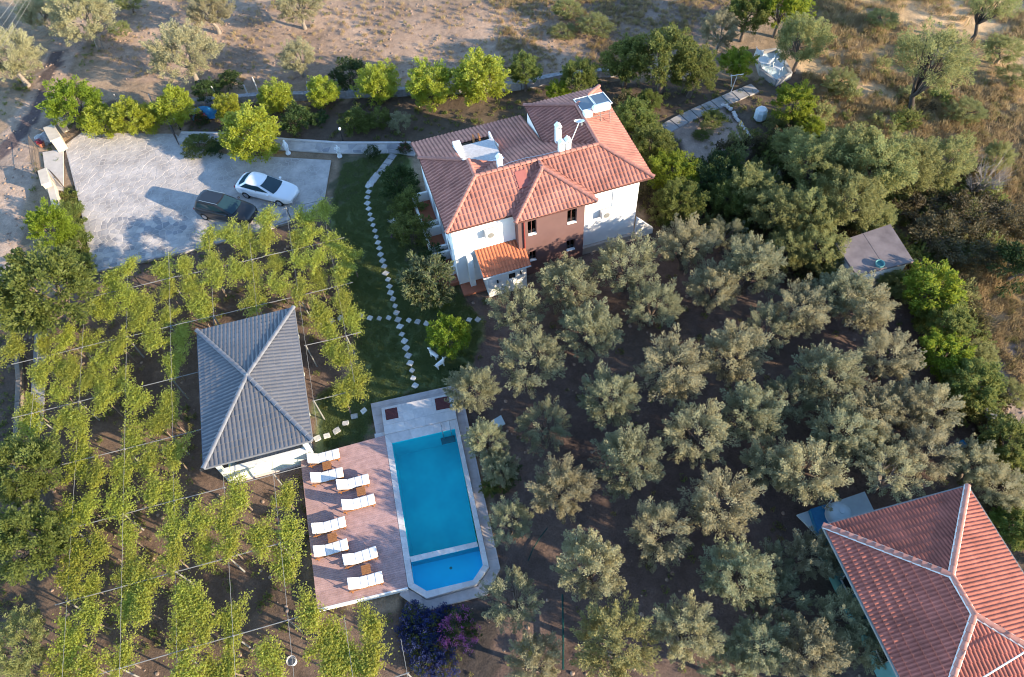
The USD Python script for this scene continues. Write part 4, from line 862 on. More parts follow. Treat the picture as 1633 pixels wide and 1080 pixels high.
OV = [((1.75, 1.75, 1.35), 2.35, 125, 17000), ((1.95, 1.5, 1.2), 2.2, 95, 13000), ((1.6, 1.75, 1.55), 2.5, 120, 16000), ((1.85, 1.85, 1.1), 2.1, 80, 10500), ((1.55, 1.6, 1.5), 2.4, 135, 18000), ((1.9, 1.7, 1.3), 2.3, 70, 9500)]
for i in range(6):
    tree_kind(f'olive_{i}', 10 + i, 'olive', 'bark', OV[i][0], OV[i][1], OV[i][2], .85, .31, OV[i][3], .125, .05, 1.05, .17, nlimb=10, up=.5, spread=.6, low=-.5)
for i in range(2):
    tree_kind(f'olive_tan_{i}', 30 + i, 'olive_tan', 'bark', (1.8, 1.7 - .2 * i, 1.35 + .1 * i), 2.35, 125 - 25 * i, .85, .31, 17500 - 4000 * i, .125, .05, 1.05, .17, nlimb=10, up=.5, spread=.6)
tree_kind('olive_yellow', 40, 'olive_yellow', 'bark', (1.8, 1.8, 1.4), 2.4, 120, .85, .30, 16000, .125, .05, 1.15, .17, up=.55)
tree_kind('olive_pale_open', 42, 'olive_tan', 'palebark', (2.0, 1.7, 1.1), 3.0, 60, .8, .3, 7000, .135, .05, 1.5, .16, nlimb=16, up=.35, low=-.2)
for i in range(3):
    tree_kind(f'old_olive_{i}', 50 + i, 'olive_tan', 'palebark', (2.6, 2.6, 1.9), 2.9, 200, .8, .36, 24000, .14, .06, 1.4, .21, nlimb=10, up=.4, low=-.55)
for i in range(4):
    tree_kind(f'citrus_{i}', 60 + i, 'citrus', 'bark', (1.25, 1.25, 1.25), 1.45, 110, .55, .33, 11500, .13, .075, .7, .10, up=.25, spread=.9, low=-.95)
for i in range(3):
    tree_kind(f'green_tree_{i}', 70 + i, 'green', 'bark', (2.0, 2.0, 1.7), 2.5, 130, .7, .38, 14000, .16, .085, 1.3, .17, up=.35, spread=.9)
for i in range(2):
    tree_kind(f'bright_tree_{i}', 80 + i, 'bright', 'bark', (1.8, 1.8, 1.5), 2.1, 110, .65, .36, 12000, .15, .08, 1.0, .14, up=.4, spread=.9)
for i in range(3):
    tree_kind(f'wild_tree_{i}', 85 + i, 'wild', 'bark', (2.1, 2.1, 1.6), 2.3, 150, .7, .34, 17000, .12, .06, 1.1, .14, up=.5, spread=.7)
for i in range(2):
    tree_kind(f'dark_shrub_{i}', 90 + i, 'darkgreen', 'bark', (.95, .95, .8), .8, 50, .45, .26, 4200, .12, .06, .3, .06, up=.35, spread=.9)
for i in range(2):
    tree_kind(f'green_shrub_{i}', 95 + i, 'green', 'bark', (.95, .95, .8), .8, 50, .45, .26, 4200, .12, .06, .3, .06, up=.4, spread=.9)
for i in range(2): tree_kind(f'brown_scrub_{i}', 106 + i, 'brownscrub', 'bark', (.95, .95, .7), .7, 50, .45, .28, 4600, .11, .05, .3, .05, up=.5)
tree_kind('grey_shrub', 98, 'olive', 'bark', (.85, .85, .8), .8, 45, .4, .24, 3600, .11, .045, .3, .06, up=.4)
tree_kind('loquat', 100, 'loquat', 'bark', (1.7, 1.7, 1.4), 2.2, 100, .55, .34, 5200, .27, .10, 1.1, .13, up=.25, spread=1.2)
tree_kind('airy_tree', 102, 'wild', 'darkbark', (2.6, 2.3, 1.5), 4.2, 130, .9, .42, 11000, .15, .06, 1.8, .19, nlimb=18, up=.35, low=-.25, hollow=.3)
tree_kind('white_bush', 104, 'darkgreen', 'bark', (.6, .6, .45), .5, 30, .3, .2, 1600, .1, .06, .2, .04, up=.3)
def mixed_bush(key, seed, leafm, flowerm, R, zc, nl, nf, fl=.07):
    p = kind_of(key); lv, b = crown(seed, R, zc, 60, .4, .24, int(nl * 1.8), .1, .055, up=.3); part(p, 'foliage', lv, M[leafm])
    fv, b2 = crown(seed + 1, tuple(x * 1.06 for x in R), zc + .05, 60, .35, .25, nf, fl, fl * .9, up=.4, hollow=.85, low=-.1); part(p, 'blossom', fv, M[flowerm]); KINDS[key] = (p, R[0], zc)
mixed_bush('white_flower_bush', 110, 'darkgreen', 'whiteflower', (.6, .6, .45), .5, 1700, 260)
mixed_bush('red_flower_bush', 112, 'darkgreen', 'redflower', (.55, .55, .4), .45, 1400, 240)
mixed_bush('magenta_bush', 114, 'darkgreen', 'magenta', (.8, .95, .6), .7, 1800, 1700, .075)
mixed_bush('blue_bush', 116, 'green', 'blueflower', (.9, .9, .45), .45, 1000, 2100, .085)
# bare shrub
p = kind_of('bare_shrub'); r = np.random.default_rng(5); mb = MB()
for i in range(26):
    a = r.uniform(0, 6.28); o = np.array([math.cos(a), math.sin(a), 0]) * r.uniform(.5, 1.0); h = r.uniform(.9, 1.7)
    q1, q2 = o * .5 + [0, 0, h * .55], o * 1.25 + [0, 0, h]
    mb.tube([(0, 0, -.05), q1, q2], [.03, .02, .006], 4)
    for k in range(4): mb.tube([q1 + (q2 - q1) * r.uniform(0, .7), q1 * .3 + q2 * .7 + r.normal(0, .28, 3) + [0, 0, .2]], [.012, .004], 3, caps=False)
part(p, 'branches', mb, M['twig']); KINDS['bare_shrub'] = (p, 1.2, .9)
# vines on wires
for i in range(7):
    r = np.random.default_rng(200 + i); p = kind_of(f'vine_{i}'); cs, ds = [], []; mb = MB()
    mb.tube([(0, 0, -.1), (r.normal(0, .05), r.normal(0, .05), 1.0), (r.normal(0, .08), r.normal(0, .08), 2.1)], [.05, .04, .03], 5)
    for k in range(10):
        ax = (math.pi / 2 if k % 2 else -math.pi / 2) + r.normal(0, .16) if k < 6 else r.choice([0, math.pi]) + r.normal(0, .5)
        ln = r.uniform(.7, 1.35) if k < 6 else r.uniform(.45, .95); pos = np.array([r.normal(0, .16) if k < 6 else 0, 0, 2.12]); a = ax; P = [pos.copy()]
        for s_ in range(9):
            a += r.normal(0, .2); pos = pos + np.array([math.cos(a), math.sin(a), r.normal(.01, .05)]) * ln / 9; P.append(pos.copy())
        P = np.array(P); mb.tube(P, np.linspace(.016, .005, len(P)), 4, caps=False)
        nl = int(220 * ln); t = r.uniform(0.03, 1, nl) * (len(P) - 1); j = np.minimum(t.astype(int), len(P) - 2)
        c = P[j] + (P[j + 1] - P[j]) * (t - j)[:, None] + r.normal(0, 1, (nl, 3)) * [.17, .17, .06] + [0, 0, .03]
        cs.append(c); dd = r.normal(size=(nl, 3)); dd[:, 2] = np.abs(dd[:, 2]) * .3 - .25; ds.append(dd)
        for _ in range(3):
            b = P[r.integers(2, 9)]; nl = 14; t = np.linspace(0, 1, nl); tip = np.array([r.normal(0, .3), r.normal(0, .3), r.uniform(.05, .22)])
            cs.append(b + t[:, None] * tip + r.normal(0, .035, (nl, 3))); ds.append(r.normal(size=(nl, 3)) + [0, 0, .3])
    cs = np.vstack(cs); ds = np.vstack(ds)
    part(p, 'leaves', leaves(cs, ds, .086, .078, r), M['vine']); part(p, 'stem', mb, M['vinebark']); KINDS[f'vine_{i}'] = (p, 1.4, 2.15)

prng = np.random.default_rng(21)
def plant(kind, name, cat, px, py, rpx, label, group=None, zs=1.0):
    p, R, zc = KINDS[kind]
    sc = 1.0
    for _ in range(4):
        h = zc * sc * zs; sc = rpx / scale_at(px, py, h) / (R * 1.12)
    g = G(px, py, zc * sc * zs)
    return place(p, name, label, cat, (g[0], g[1], -.03), prng.uniform(0, 6.28), (sc, sc, sc * zs), group)

# --- the olive grove, row by row from the house towards the viewer; each row from left to right
ORD = ['leftmost', 'second', 'third', 'fourth', 'fifth', 'sixth', 'seventh', 'eighth', 'ninth', 'tenth', 'eleventh', 'twelfth', 'thirteenth']
GROVE = [
 ('in the row along the front wall of the house', [(911, 458, 48, 0), (1004, 425, 54, 0), (1098, 392, 46, 't'), (1204, 428, 44, 0), (1160, 378, 34, 0)]),
 ('in the second row below the house', [(820, 498, 52, 0), (943, 532, 48, 0), (1046, 490, 46, 0), (1140, 462, 42, 't'), (1284, 497, 46, 't'), (1345, 470, 40, 0), (1384, 492, 46, 't')]),
 ('in the row level with the head of the pool', [(752, 622, 46, 0), (850, 580, 58, 0), (976, 636, 48, 0), (1078, 594, 58, 't'), (1172, 566, 52, 't'), (1228, 528, 44, 0), (1324, 598, 52, 0), (1420, 572, 46, 't')]),
 ('in the row level with the upper half of the pool', [(772, 704, 38, 0), (873, 678, 43, 0), (1007, 738, 50, 0), (1115, 694, 54, 't'), (1200, 662, 50, 0), (1262, 640, 44, 0), (1345, 690, 50, 0), (1394, 660, 46, 't'), (1446, 652, 40, 't'), (1490, 655, 44, 't')]),
 ('in the row level with the lower half of the pool', [(795, 748, 34, 0), (810, 836, 44, 0), (900, 782, 52, 't'), (1155, 808, 58, 't'), (1234, 748, 46, 't'), (1290, 758, 56, 't'), (1400, 715, 40, 0), (1482, 728, 46, 't'), (1556, 742, 42, 't'), (1598, 782, 40, 't')]),
 ('in the row level with the paddling pool', [(945, 905, 56, 't'), (1055, 852, 52, 't'), (1180, 915, 54, 0), (1236, 905, 40, 0), (1304, 888, 44, 't')]),
 ('in the row nearest the lower edge', [(818, 960, 54, 0), (858, 1058, 46, 't'), (982, 1026, 64, 'y'), (1098, 1008, 54, 't'), (1165, 1075, 44, 0), (1215, 1030, 46, 0), (1252, 960, 42, 0), (1345, 986, 44, 't'), (1298, 1045, 54, 't'), (1385, 1030, 40, 0)]),
]
oi = 0
for where, row in GROVE:
    row = sorted(row)
    for i, (x, y, rp, k) in enumerate(row):
        kd = {'t': f'olive_tan_{oi % 2}', 'y': 'olive_yellow'}.get(k, f'olive_{oi % 6}'); oi += 1
        tone = {'t': 'tan-tipped olive tree', 'y': 'large yellowish olive tree'}.get(k, 'silvery grey olive tree')
        plant(kd, 'olive_tree', 'olive tree', x - (4 if x > 830 else -2), y - 1, rp * (1.08 if x > 830 else .95), f'{tone}, {"rightmost" if i == len(row) - 1 else ORD[i]} {where}', 'olive trees of the grove', 1.2 if x < 830 else 1.0)
plant('olive_pale_open', 'olive_tree', 'olive tree', 1420, 752, 58, 'open pale olive tree with bare whitish limbs behind the lower right roof', 'olive trees of the grove')

# --- old olives of the field
for x, y, rp, k, lb in [(130, 24, 60, 0, 'big old olive tree over the dirt road at the top left'), (292, 84, 58, 1, 'tall spiky pale olive tree behind the citrus row'), (334, 14, 42, 2, 'old olive tree at the top edge with its trunk showing below'),
                        (475, 8, 40, 0, 'olive tree cut by the top edge beside the bare ploughed field'), (14, 92, 52, 1, 'leaning old olive tree under the power lines at the left edge'), (60, 20, 34, 2, 'greyish olive tree behind the power lines in the corner'),
                        (475, 92, 34, 2, 'small silvery olive alone on the ploughed field'), (1150, 48, 36, 1, 'pale grey olive rising behind the dark garden trees')]:
    plant(f'old_olive_{k}', 'field_olive_tree', 'olive tree', x, y, rp, lb)

# --- citrus row behind the house and garden
CIT = [(160, 190, 26, 'low bright citrus bush beside the gate end of the parking court'), (206, 180, 30, 'bright citrus tree second from the gate at the court edge'), (238, 186, 22, 'small citrus with orange fruit tint between two larger ones'), (278, 166, 30, 'rounded citrus tree left of the blue sheet'),
       (362, 167, 21, 'small round citrus right of the blue sheet'), (437, 152, 26, 'oval citrus tree on the garden terrace above the two statues'), (514, 145, 25, 'neat oval citrus with a fence post at its right'), (602, 133, 32, 'spreading citrus tree third from the house in the back row'),
       (685, 135, 35, 'wide citrus tree second from the tallest in the back row'), (762, 122, 42, 'tallest yellow-green citrus tree behind the left end of the roof'), (400, 208, 44, 'wide yellow-green citrus overhanging the garden path')]
for i, (x, y, rp, lb) in enumerate(CIT): plant(f'citrus_{i % 4}', 'citrus_tree', 'citrus tree', x, y + (4 if y > 150 else 0), rp * 1.1, lb, 'citrus trees of the garden', .88)
OTHER = [
 ('bright_tree_0', 114, 166, 45, 'large rounded bright green tree beside the gate', .85), ('green_tree_0', 837, 113, 28, 'upright green tree behind the middle of the roof', 1.1), ('green_tree_1', 924, 121, 32, 'bushy green tree behind the solar heater', 1),
 ('bright_tree_1', 890, 145, 22, 'low light green bush just behind the house roof', .9), ('green_tree_2', 1000, 96, 42, 'dense green tree at the left of the back group', 1), ('green_tree_0', 1060, 92, 54, 'largest dense green tree of the back group', 1), ('green_tree_1', 1106, 112, 42, 'dense green tree at the right of the back group', 1),
 ('green_tree_2', 1192, 22, 36, 'dark green tree at the top beside the yellow-green one', 1.1), ('bright_tree_0', 1248, 12, 42, 'yellow-green tree cut by the top edge', 1.1), ('wild_tree_1', 1280, 68, 44, 'dark bluish tree right of the small terrace', 1.1), ('bright_tree_1', 1176, 100, 30, 'leafy climber over the left side of the small terrace', .9),
 ('bright_tree_0', 1266, 165, 34, 'yellow-green bush below the small terrace', 1.0), ('bright_tree_1', 1292, 205, 24, 'bright bush at the lower end of the hedge by the terrace', .9), ('green_tree_0', 1012, 190, 36, 'leafy tree against the upper right side of the house', .9), ('green_tree_1', 1042, 232, 40, 'leafy tree against the right eave of the house', .9),
 ('bright_tree_0', 1072, 275, 42, 'light green tree right of the white wall corner', .9), ('green_tree_2', 1085, 318, 42, 'green tree in front of the right end of the house', .9), ('green_tree_2', 1035, 160, 22, 'low green bush above the garden slope', .8),
 ('loquat', 680, 448, 50, 'round tree with pale leaf tips by the left corner of the house', 1), ('bright_tree_1', 716, 536, 38, 'glossy bright green tree by the stepping stone crossing', 1.05),
 ('green_tree_1', 70, 468, 82, 'broad green tree beside the lower corner of the parking court', .95), ('bright_tree_0', 82, 362, 34, 'tall feathery yellowish shrub outside the gate wall', 1.3), ('green_tree_0', 42, 750, 62, 'large dark green tree at the left edge below the vines', 1), ('green_tree_2', 46, 862, 66, 'dense dark green tree at the lower left edge', 1),
 ('wild_tree_0', 30, 1030, 54, 'yellowish green tree in the lower left corner', 1), ('green_tree_1', 10, 480, 30, 'green bush touching the left edge beside the road', 1),
 ('wild_tree_0', 1264, 238, 36, 'dark leaning tree left of the scrub belt', 1), ('wild_tree_1', 1300, 262, 52, 'tall olive-green tree in the scrub belt beside the vegetable plot', 1), ('wild_tree_2', 1350, 250, 52, 'rounded olive-green tree in the middle of the scrub belt', 1), ('wild_tree_0', 1400, 262, 62, 'olive-green tree above the shed roof', 1),
 ('wild_tree_1', 1448, 262, 48, 'yellowish tree in the scrub belt right of the shed', 1), ('wild_tree_2', 1508, 258, 42, 'light olive-green tree near the right end of the scrub belt', 1), ('wild_tree_0', 1592, 250, 26, 'small yellowish bush beside the bare shrub', 1),
 ('wild_tree_2', 1200, 300, 42, 'dark green tree between the house and the scrub belt', 1), ('wild_tree_1', 1240, 340, 46, 'dark tree in the hollow left of the shed', 1), ('wild_tree_0', 1296, 335, 50, 'leafy tree overhanging the left corner of the shed', 1), ('wild_tree_1', 1352, 322, 54, 'leafy tree just above the left corner of the shed', 1), ('wild_tree_0', 1396, 348, 34, 'leafy branch mass over the far edge of the shed roof', 1), ('wild_tree_2', 1312, 400, 42, 'olive-green bush touching the left side of the shed', 1), ('wild_tree_0', 1260, 395, 40, 'green bush above the grove, left of the shed', 1),
 ('green_tree_0', 1165, 315, 36, 'dark green tree above the front rows of the grove', .9), ('dark_shrub_0', 1130, 290, 36, 'dark shrub in the shade right of the house trees', 1), ('dark_shrub_1', 1150, 262, 26, 'row of dark green leaves below the vegetable plot', .7), ('dark_shrub_0', 1110, 268, 22, 'dark clump at the left foot of the vegetable plot', .7),
 ('bright_tree_1', 1486, 462, 52, 'bright green bush in front of the shed', .9), ('green_tree_2', 1512, 515, 44, 'green bush below the bright bush in front of the shed', .9), ('bright_tree_0', 1505, 566, 44, 'bright green bush on the right bank of the grove', .9), ('green_tree_1', 1550, 612, 50, 'dense green bush on the right bank above the retaining wall', .9), ('wild_tree_2', 1562, 570, 30, 'yellowish bush at the edge of the dry grass bank', .9),
 ('green_tree_0', 1610, 708, 48, 'dense green bush at the right edge above the neighbouring roof', .9), ('wild_tree_2', 1612, 628, 26, 'small light bush on the pale ground at the right edge', .9), ('green_tree_2', 1622, 838, 40, 'dark green bush behind the neighbouring roof at the right edge', .9), ('wild_tree_0', 1430, 455, 30, 'small bush touching the lower edge of the shed roof', .8),
 ('dark_shrub_1', 1628, 425, 48, 'dark green tree at the right edge above the dry bank', 1), ('brown_scrub_0', 1500, 380, 46, 'low dark scrub right of the shed', .7), ('brown_scrub_1', 1552, 395, 46, 'dark scrub in the shady hollow right of the shed', .6), ('brown_scrub_0', 1545, 345, 44, 'dark scrub below the bare shrub', .6), ('brown_scrub_1', 1465, 340, 38, 'dark scrub beyond the far corner of the shed', .6), ('brown_scrub_0', 1605, 350, 40, 'low dark scrub near the right edge', .5),
 ('wild_tree_1', 1600, 80, 34, 'yellowish scrub at the right edge of the dry field', .6), ('wild_tree_0', 1620, 120, 28, 'low olive-green scrub near the right edge', .5), ('wild_tree_2', 1410, 30, 24, 'low scrub at the top of the dry field', .5), ('wild_tree_1', 1340, 130, 30, 'low scrub on the dry slope right of the small terrace', .4), ('wild_tree_2', 1545, 175, 30, 'low scrub right of the airy tree', .4),
 ('dark_shrub_0', 620, 330, 0, '', 1), ('green_shrub_0', 650, 328, 28, 'low green shrub by the left porch, nearer the back', .9), ('green_shrub_1', 660, 372, 33, 'rounded green shrub beside the white porch parapet', .95), ('dark_shrub_1', 636, 292, 31, 'dark shrub at the back corner of the porch', .9), ('dark_shrub_0', 688, 415, 26, 'dark shrub between the porch and the round tree', .8),
 ('dark_shrub_0', 473, 192, 26, 'dark shrub in the back bed above the left statue', .9), ('green_shrub_0', 566, 192, 24, 'low green shrub above the lamp post', .8), ('green_shrub_1', 582, 198, 20, 'spreading shrub in the back bed right of the lamp post', .6), ('green_shrub_1', 605, 191, 18, 'rounded green shrub in the middle of the back bed', 1), ('grey_shrub', 637, 194, 18, 'blue-grey rounded shrub in the back bed', 1), ('dark_shrub_1', 560, 118, 30, 'dark thicket outside the boundary wall', .7), ('dark_shrub_0', 330, 145, 24, 'dark thicket behind the fence posts', .7), ('dark_shrub_1', 365, 130, 22, 'low dark thicket beside the tall spiky olive', .6),
 ('green_shrub_0', 315, 232, 26, 'low clump of grass-like shrub at the court edge', .5), ('dark_shrub_1', 345, 238, 16, 'dark low shrub beside the grass clump at the court edge', .5), ('green_shrub_1', 480, 180, 14, 'small pale-tipped shrub in the back bed', .8), ('dark_shrub_0', 508, 190, 16, 'dark small shrub in the back bed left of the lamp post', .7),
 ('green_shrub_0', 110, 345, 26, 'upper end of the clipped hedge inside the gate wall', .8), ('green_shrub_1', 120, 385, 27, 'middle of the clipped hedge beside the court', .8), ('green_shrub_0', 128, 420, 22, 'lower end of the clipped hedge beside the court', .8), ('dark_shrub_1', 805, 760, 26, 'dark shrub in the shade along the pool walkway', .8), ('green_shrub_0', 785, 775, 18, 'low green shrub at the right of the pool walkway', .6),
 ('dark_shrub_0', 735, 600, 20, 'dark low shrub at the foot of the olive by the pool terrace', .6), ('green_shrub_1', 1140, 190, 20, 'patch of leafy vegetables in the plot', .4), ('wild_tree_0', 1128, 203, 14, 'small dry bean plants in the plot', .5), ('green_shrub_0', 1118, 215, 12, 'small plant in the lower left of the plot', .5), ('green_shrub_1', 840, 1035, 14, 'small weed under the lower olive trees', .5), ('wild_tree_1', 720, 1010, 14, 'green tuft among the blue flowers', .5),
 ('green_tree_1', 1660, 1050, 46, 'dark tree at the lower right corner beyond the roof', .9), ('green_shrub_0', 1588, 1078, 26, 'dark green bush below the front of the neighbouring roof', 1.2), ('wild_tree_1', 1020, 22, 0, '', 1),
 ('wild_tree_2', 745, 40, 0, '', 1), ('green_tree_0', 700, 480, 20, 'low green shrub below the round tree', .7), ('wild_tree_1', 205, 3, 22, 'yellow-green bush at the top edge beside the old olive', .7), ('wild_tree_2', 190, 45, 18, 'yellow-green tuft at the foot of the big old olive', .5), ('wild_tree_0', 905, 15, 26, 'light green scrub at the top edge of the field', .5), ('wild_tree_1', 950, 40, 30, 'dry greenish scrub on the far slope', .4), ('wild_tree_2', 900, 50, 22, 'low green tuft on the far slope left of the dry scrub', .35),
]
for kd, x, y, rp, lb, zs in OTHER:
    if not rp: continue
    shrub = 'shrub' in kd or 'scrub' in kd or rp < 27
    nm = 'shrub' if shrub else 'broadleaf_tree' if kd.startswith(('green', 'bright')) else 'loquat_tree' if kd == 'loquat' else 'wild_tree'
    if 'hedge' in lb and 'end' in lb or 'middle of the clipped' in lb: nm = 'hedge'
    plant(kd, nm, 'shrub' if shrub else 'tree', x, y, rp * (1.14 if kd.startswith('wild') else 1.06), lb, None, zs)
plant('airy_tree', 'wild_tree', 'tree', 1488, 100, 76, 'broad airy tree with dark limbs on the dry field', None, 1)
plant('airy_tree', 'wild_tree', 'tree', 1580, 6, 46, 'dark-trunked airy tree cut by the top edge at the right', None, 1)
for x, y, rp, lb in [(1575, 285, 40, 'bare whitish shrub at the right end of the scrub belt'), (1558, 296, 26, 'bare twiggy shrub just left of the larger bare one'), (1230, 285, 22, 'bare twigs in the shady hollow right of the vegetable plot')]: plant('bare_shrub', 'bare_shrub', 'shrub', x, y, rp, lb)
# fill of the scrub belt and grove edge: green masses nobody could count
plant('white_flower_bush', 'flowering_bush', 'bush', 594, 243, 11, 'white-flowered bush at the end of the garden path')
plant('red_flower_bush', 'flowering_bush', 'bush', 645, 236, 9, 'red-flowered potted bush by the back corner of the house')
plant('red_flower_bush', 'flowering_bush', 'bush', 319, 190, 10, 'small pink and white flowering bush under the blue sheet')
plant('magenta_bush', 'flowering_bush', 'bush', 735, 1005, 28, 'magenta flowering bush below the end of the pool')
plant('magenta_bush', 'flowering_bush', 'bush', 634, 374, 9, 'small purple flowering clump beside the porch shrub', None, .6)
for x, y, rp, lb in [(660, 985, 24, 'clump of deep blue flowers nearest the corner of the deck'), (690, 1000, 26, 'large clump of deep blue flowers under the tip of the pool walkway'), (668, 1022, 26, 'clump of deep blue flowers in the left middle of the bed'), (700, 1035, 26, 'clump of deep blue flowers just left of the magenta bush'), (680, 1060, 24, 'clump of deep blue flowers at the lower middle of the bed'), (715, 985, 20, 'clump of deep blue flowers between the pool walkway and the magenta bush'), (710, 1065, 22, 'clump of deep blue flowers at the lower right end of the bed'), (650, 1005, 18, 'small clump of deep blue flowers at the left edge of the bed')]:
    plant('blue_bush', 'blue_flower_clump', 'flowers', x, y, rp, lb, 'blue flower clumps below the pool')

# --- pergola grid with vines
PA = math.radians(11.5); pu2, pv2 = np.array([math.cos(PA), math.sin(PA)]), np.array([-math.sin(PA), math.cos(PA)])
VPOLY = Polygon([tuple(G(x, y, 2.15)[:2]) for x, y in [(15, 545), (120, 505), (190, 415), (330, 374), (418, 352), (455, 328), (528, 292), (558, 395), (590, 590), (530, 655), (505, 690), (500, 735), (478, 765), (488, 945), (560, 985), (640, 1000), (665, 1100), (60, 1100), (85, 960), (98, 690), (15, 690)]])
GZP = Polygon([tuple(gorg + np.array([math.cos(gang), math.sin(gang)]) * a + np.array([-math.sin(gang), math.cos(gang)]) * b) for a, b in ((-gw - .2, -gl - .3), (gw + .2, -gl - .3), (gw + .2, gl + .2), (-gw - .2, gl + .2))])
US = [-26.1, -23.4, -20.7, -18.0, -15.3, -12.6, -9.9, -7.2, -4.7]; VS = [3.9 + 4.0 * k for k in range(10)]
perg = thing('pergola', 'wide pergola of pipe posts, cross rails and wires carrying the vines', 'pergola')
gp2 = lambda a, b, z=2.2: np.array([*(pu2 * a + pv2 * b), z])
def seglines(p, q, poly):
    s = LineString([p[:2], q[:2]]).intersection(poly); return [np.array(g.coords) for g in getattr(s, 'geoms', [s]) if g.geom_type == 'LineString' and g.length > .4]
VP2 = VPOLY.buffer(-.15)
for b in VS:
    for sg in seglines(gp2(-30, b), gp2(-2, b), VP2.difference(GZP)):
        n_ = max(1, int(np.linalg.norm(sg[1] - sg[0]) / 5.4 + .5))
        for i in range(n_):
            p, q = sg[0] + (sg[1] - sg[0]) * i / n_, sg[0] + (sg[1] - sg[0]) * (i + 1) / n_
            part(perg, 'cross_rail', MB().tube([(*p, 2.2 + prng.uniform(-.04, .04)), (*(q * .5 + p * .5), 2.17), (*q, 2.2 + prng.uniform(-.04, .04))], .024, 6), M['galv'], smooth=50)
for a in US:
    for sg in seglines(gp2(a, 0), gp2(a, 45), VP2.difference(GZP)):
        part(perg, 'wire', MB().tube([(*sg[0], 2.25), (*((sg[0] + sg[1]) / 2), 2.2), (*sg[1], 2.25)], .012, 5), M['galv'])
for a in US:
    for b in VS:
        g = gp2(a, b)
        if VP2.contains(Point(g[:2])) and not GZP.contains(Point(g[:2])):
            lean = prng.normal(0, .04, 2)
            part(perg, 'post', MB().tube([(g[0] + lean[0] + .08, g[1] + lean[1] - .1, -.1), (g[0], g[1], 2.25)], [.05, .042], 8), M['galv'], smooth=50)
vi = 0
cellsv = []
for kb, b in enumerate(np.arange(4.2, 42, 2.05)):
    row = []
    for ka, a in enumerate(np.arange(-26.1, -2.5, 1.35)):
        jit = prng.normal(0, 1, 2) * [.3, .4]; g = gp2(a + jit[0], b + jit[1])
        pt = Point(g[:2])
        if not VPOLY.contains(pt) or GZP.buffer(.9).contains(pt): continue
        px_ = PIX(g)
        if px_[1] > 1130 or prng.uniform() < .15: continue
        row.append((g, px_))
    cellsv.append(row)
NW = ['first', 'second', 'third', 'fourth', 'fifth', 'sixth', 'seventh', 'eighth', 'ninth', 'tenth', 'eleventh', 'twelfth', 'thirteenth', 'fourteenth', 'fifteenth', 'sixteenth', 'seventeenth', 'eighteenth', 'nineteenth', 'twentieth', 'twenty-first', 'twenty-second', 'twenty-third', 'twenty-fourth']
for rk, row in enumerate(reversed([r_ for r_ in cellsv if r_])):
    for ck, (g, px_) in enumerate(row):
        sc = prng.uniform(.86, 1.16)
        place(KINDS[f'vine_{vi % 7}'][0], 'grape_vine', f'yellow-green grape vine, {NW[ck]} from the left in the {NW[rk]} row from the parking court', 'grape vine', (g[0], g[1], -.02), PA + math.pi * prng.integers(0, 2) + prng.normal(0, .14), (sc, sc, 1.0 + prng.uniform(-.05, .06)), 'grape vines on the pergola'); vi += 1

# --- grass and clods that nobody could count
def tuft(seed, n, h, w, spread, mt, lean=.5):
    r = np.random.default_rng(seed); a = r.uniform(0, 6.28, n); rad = spread * np.sqrt(r.uniform(0, 1, n))
    c = np.c_[rad * np.cos(a), rad * np.sin(a), np.full(n, h * .45)]; d = np.c_[r.normal(0, lean, n), r.normal(0, lean, n), np.ones(n)]
    return leaves(c, d, h, w, r)
def scatter(name, label, protos, pts, lo, hi, seed):
    r = np.random.default_rng(seed); n = len(pts)
    pi = UsdGeom.PointInstancer.Define(stage, numbered('/World', name)); path = str(pi.GetPath())
    for i, (v, mt) in enumerate(protos):
        usdkit.mesh(stage, f'{path}/clump_{i}', v, mt); pi.GetPrototypesRel().AddTarget(f'{path}/clump_{i}')
    pi.CreateProtoIndicesAttr(Vt.IntArray.FromNumpy(r.integers(0, len(protos), n).astype(np.int32)))
    pi.CreatePositionsAttr(Vt.Vec3fArray.FromNumpy(pts.astype(np.float32)))
    an = r.uniform(0, 6.28, n); pi.CreateOrientationsAttr(Vt.QuathArray([Gf.Quath(float(math.cos(x / 2)), 0, 0, float(math.sin(x / 2))) for x in an]))
    s_ = r.uniform(lo, hi, n); pi.CreateScalesAttr(Vt.Vec3fArray.FromNumpy(np.stack([s_, s_, s_ * r.uniform(.8, 1.2, n)], 1).astype(np.float32)))
    tag(pi, label, None, None, 'stuff')
from scipy.interpolate import RegularGridInterpolator
GZI = RegularGridInterpolator((gx, gy), gz.reshape(X.shape))
def sprinkle(poly, n, seed, dens=None, avoid=None):
    r = np.random.default_rng(seed); x0, y0, x1, y1 = poly.bounds; P = np.c_[r.uniform(x0, x1, n * 3), r.uniform(y0, y1, n * 3)]
    k = contains_xy(poly, P[:, 0], P[:, 1])
    if avoid is not None: k &= ~contains_xy(avoid, P[:, 0], P[:, 1])
    P = P[k]
    if dens is not None:
        f = meshkit.fbm(np.c_[P * dens, np.zeros(len(P))], 3, seed); P = P[r.uniform(.28, .62, len(P)) < f]
    P = P[:n]; P = P[(np.abs(P[:, 0]) < 61) & (P[:, 1] > -5) & (P[:, 1] < 89)]
    return np.c_[P, GZI(P)]
ZD = {n: pg for n, pg, c, r_ in ZP}
from shapely import union_all
BUILT = union_all([POOLP.buffer(1.3), Polygon(DK), DRIVEP, GZP, band])
dry = [(tuft(300 + i, 26, .42, .030, .26, None), M['straw']) for i in range(5)] + [(tuft(310 + i, 24, .36, .034, .24, None), M['straw_green']) for i in range(1)]
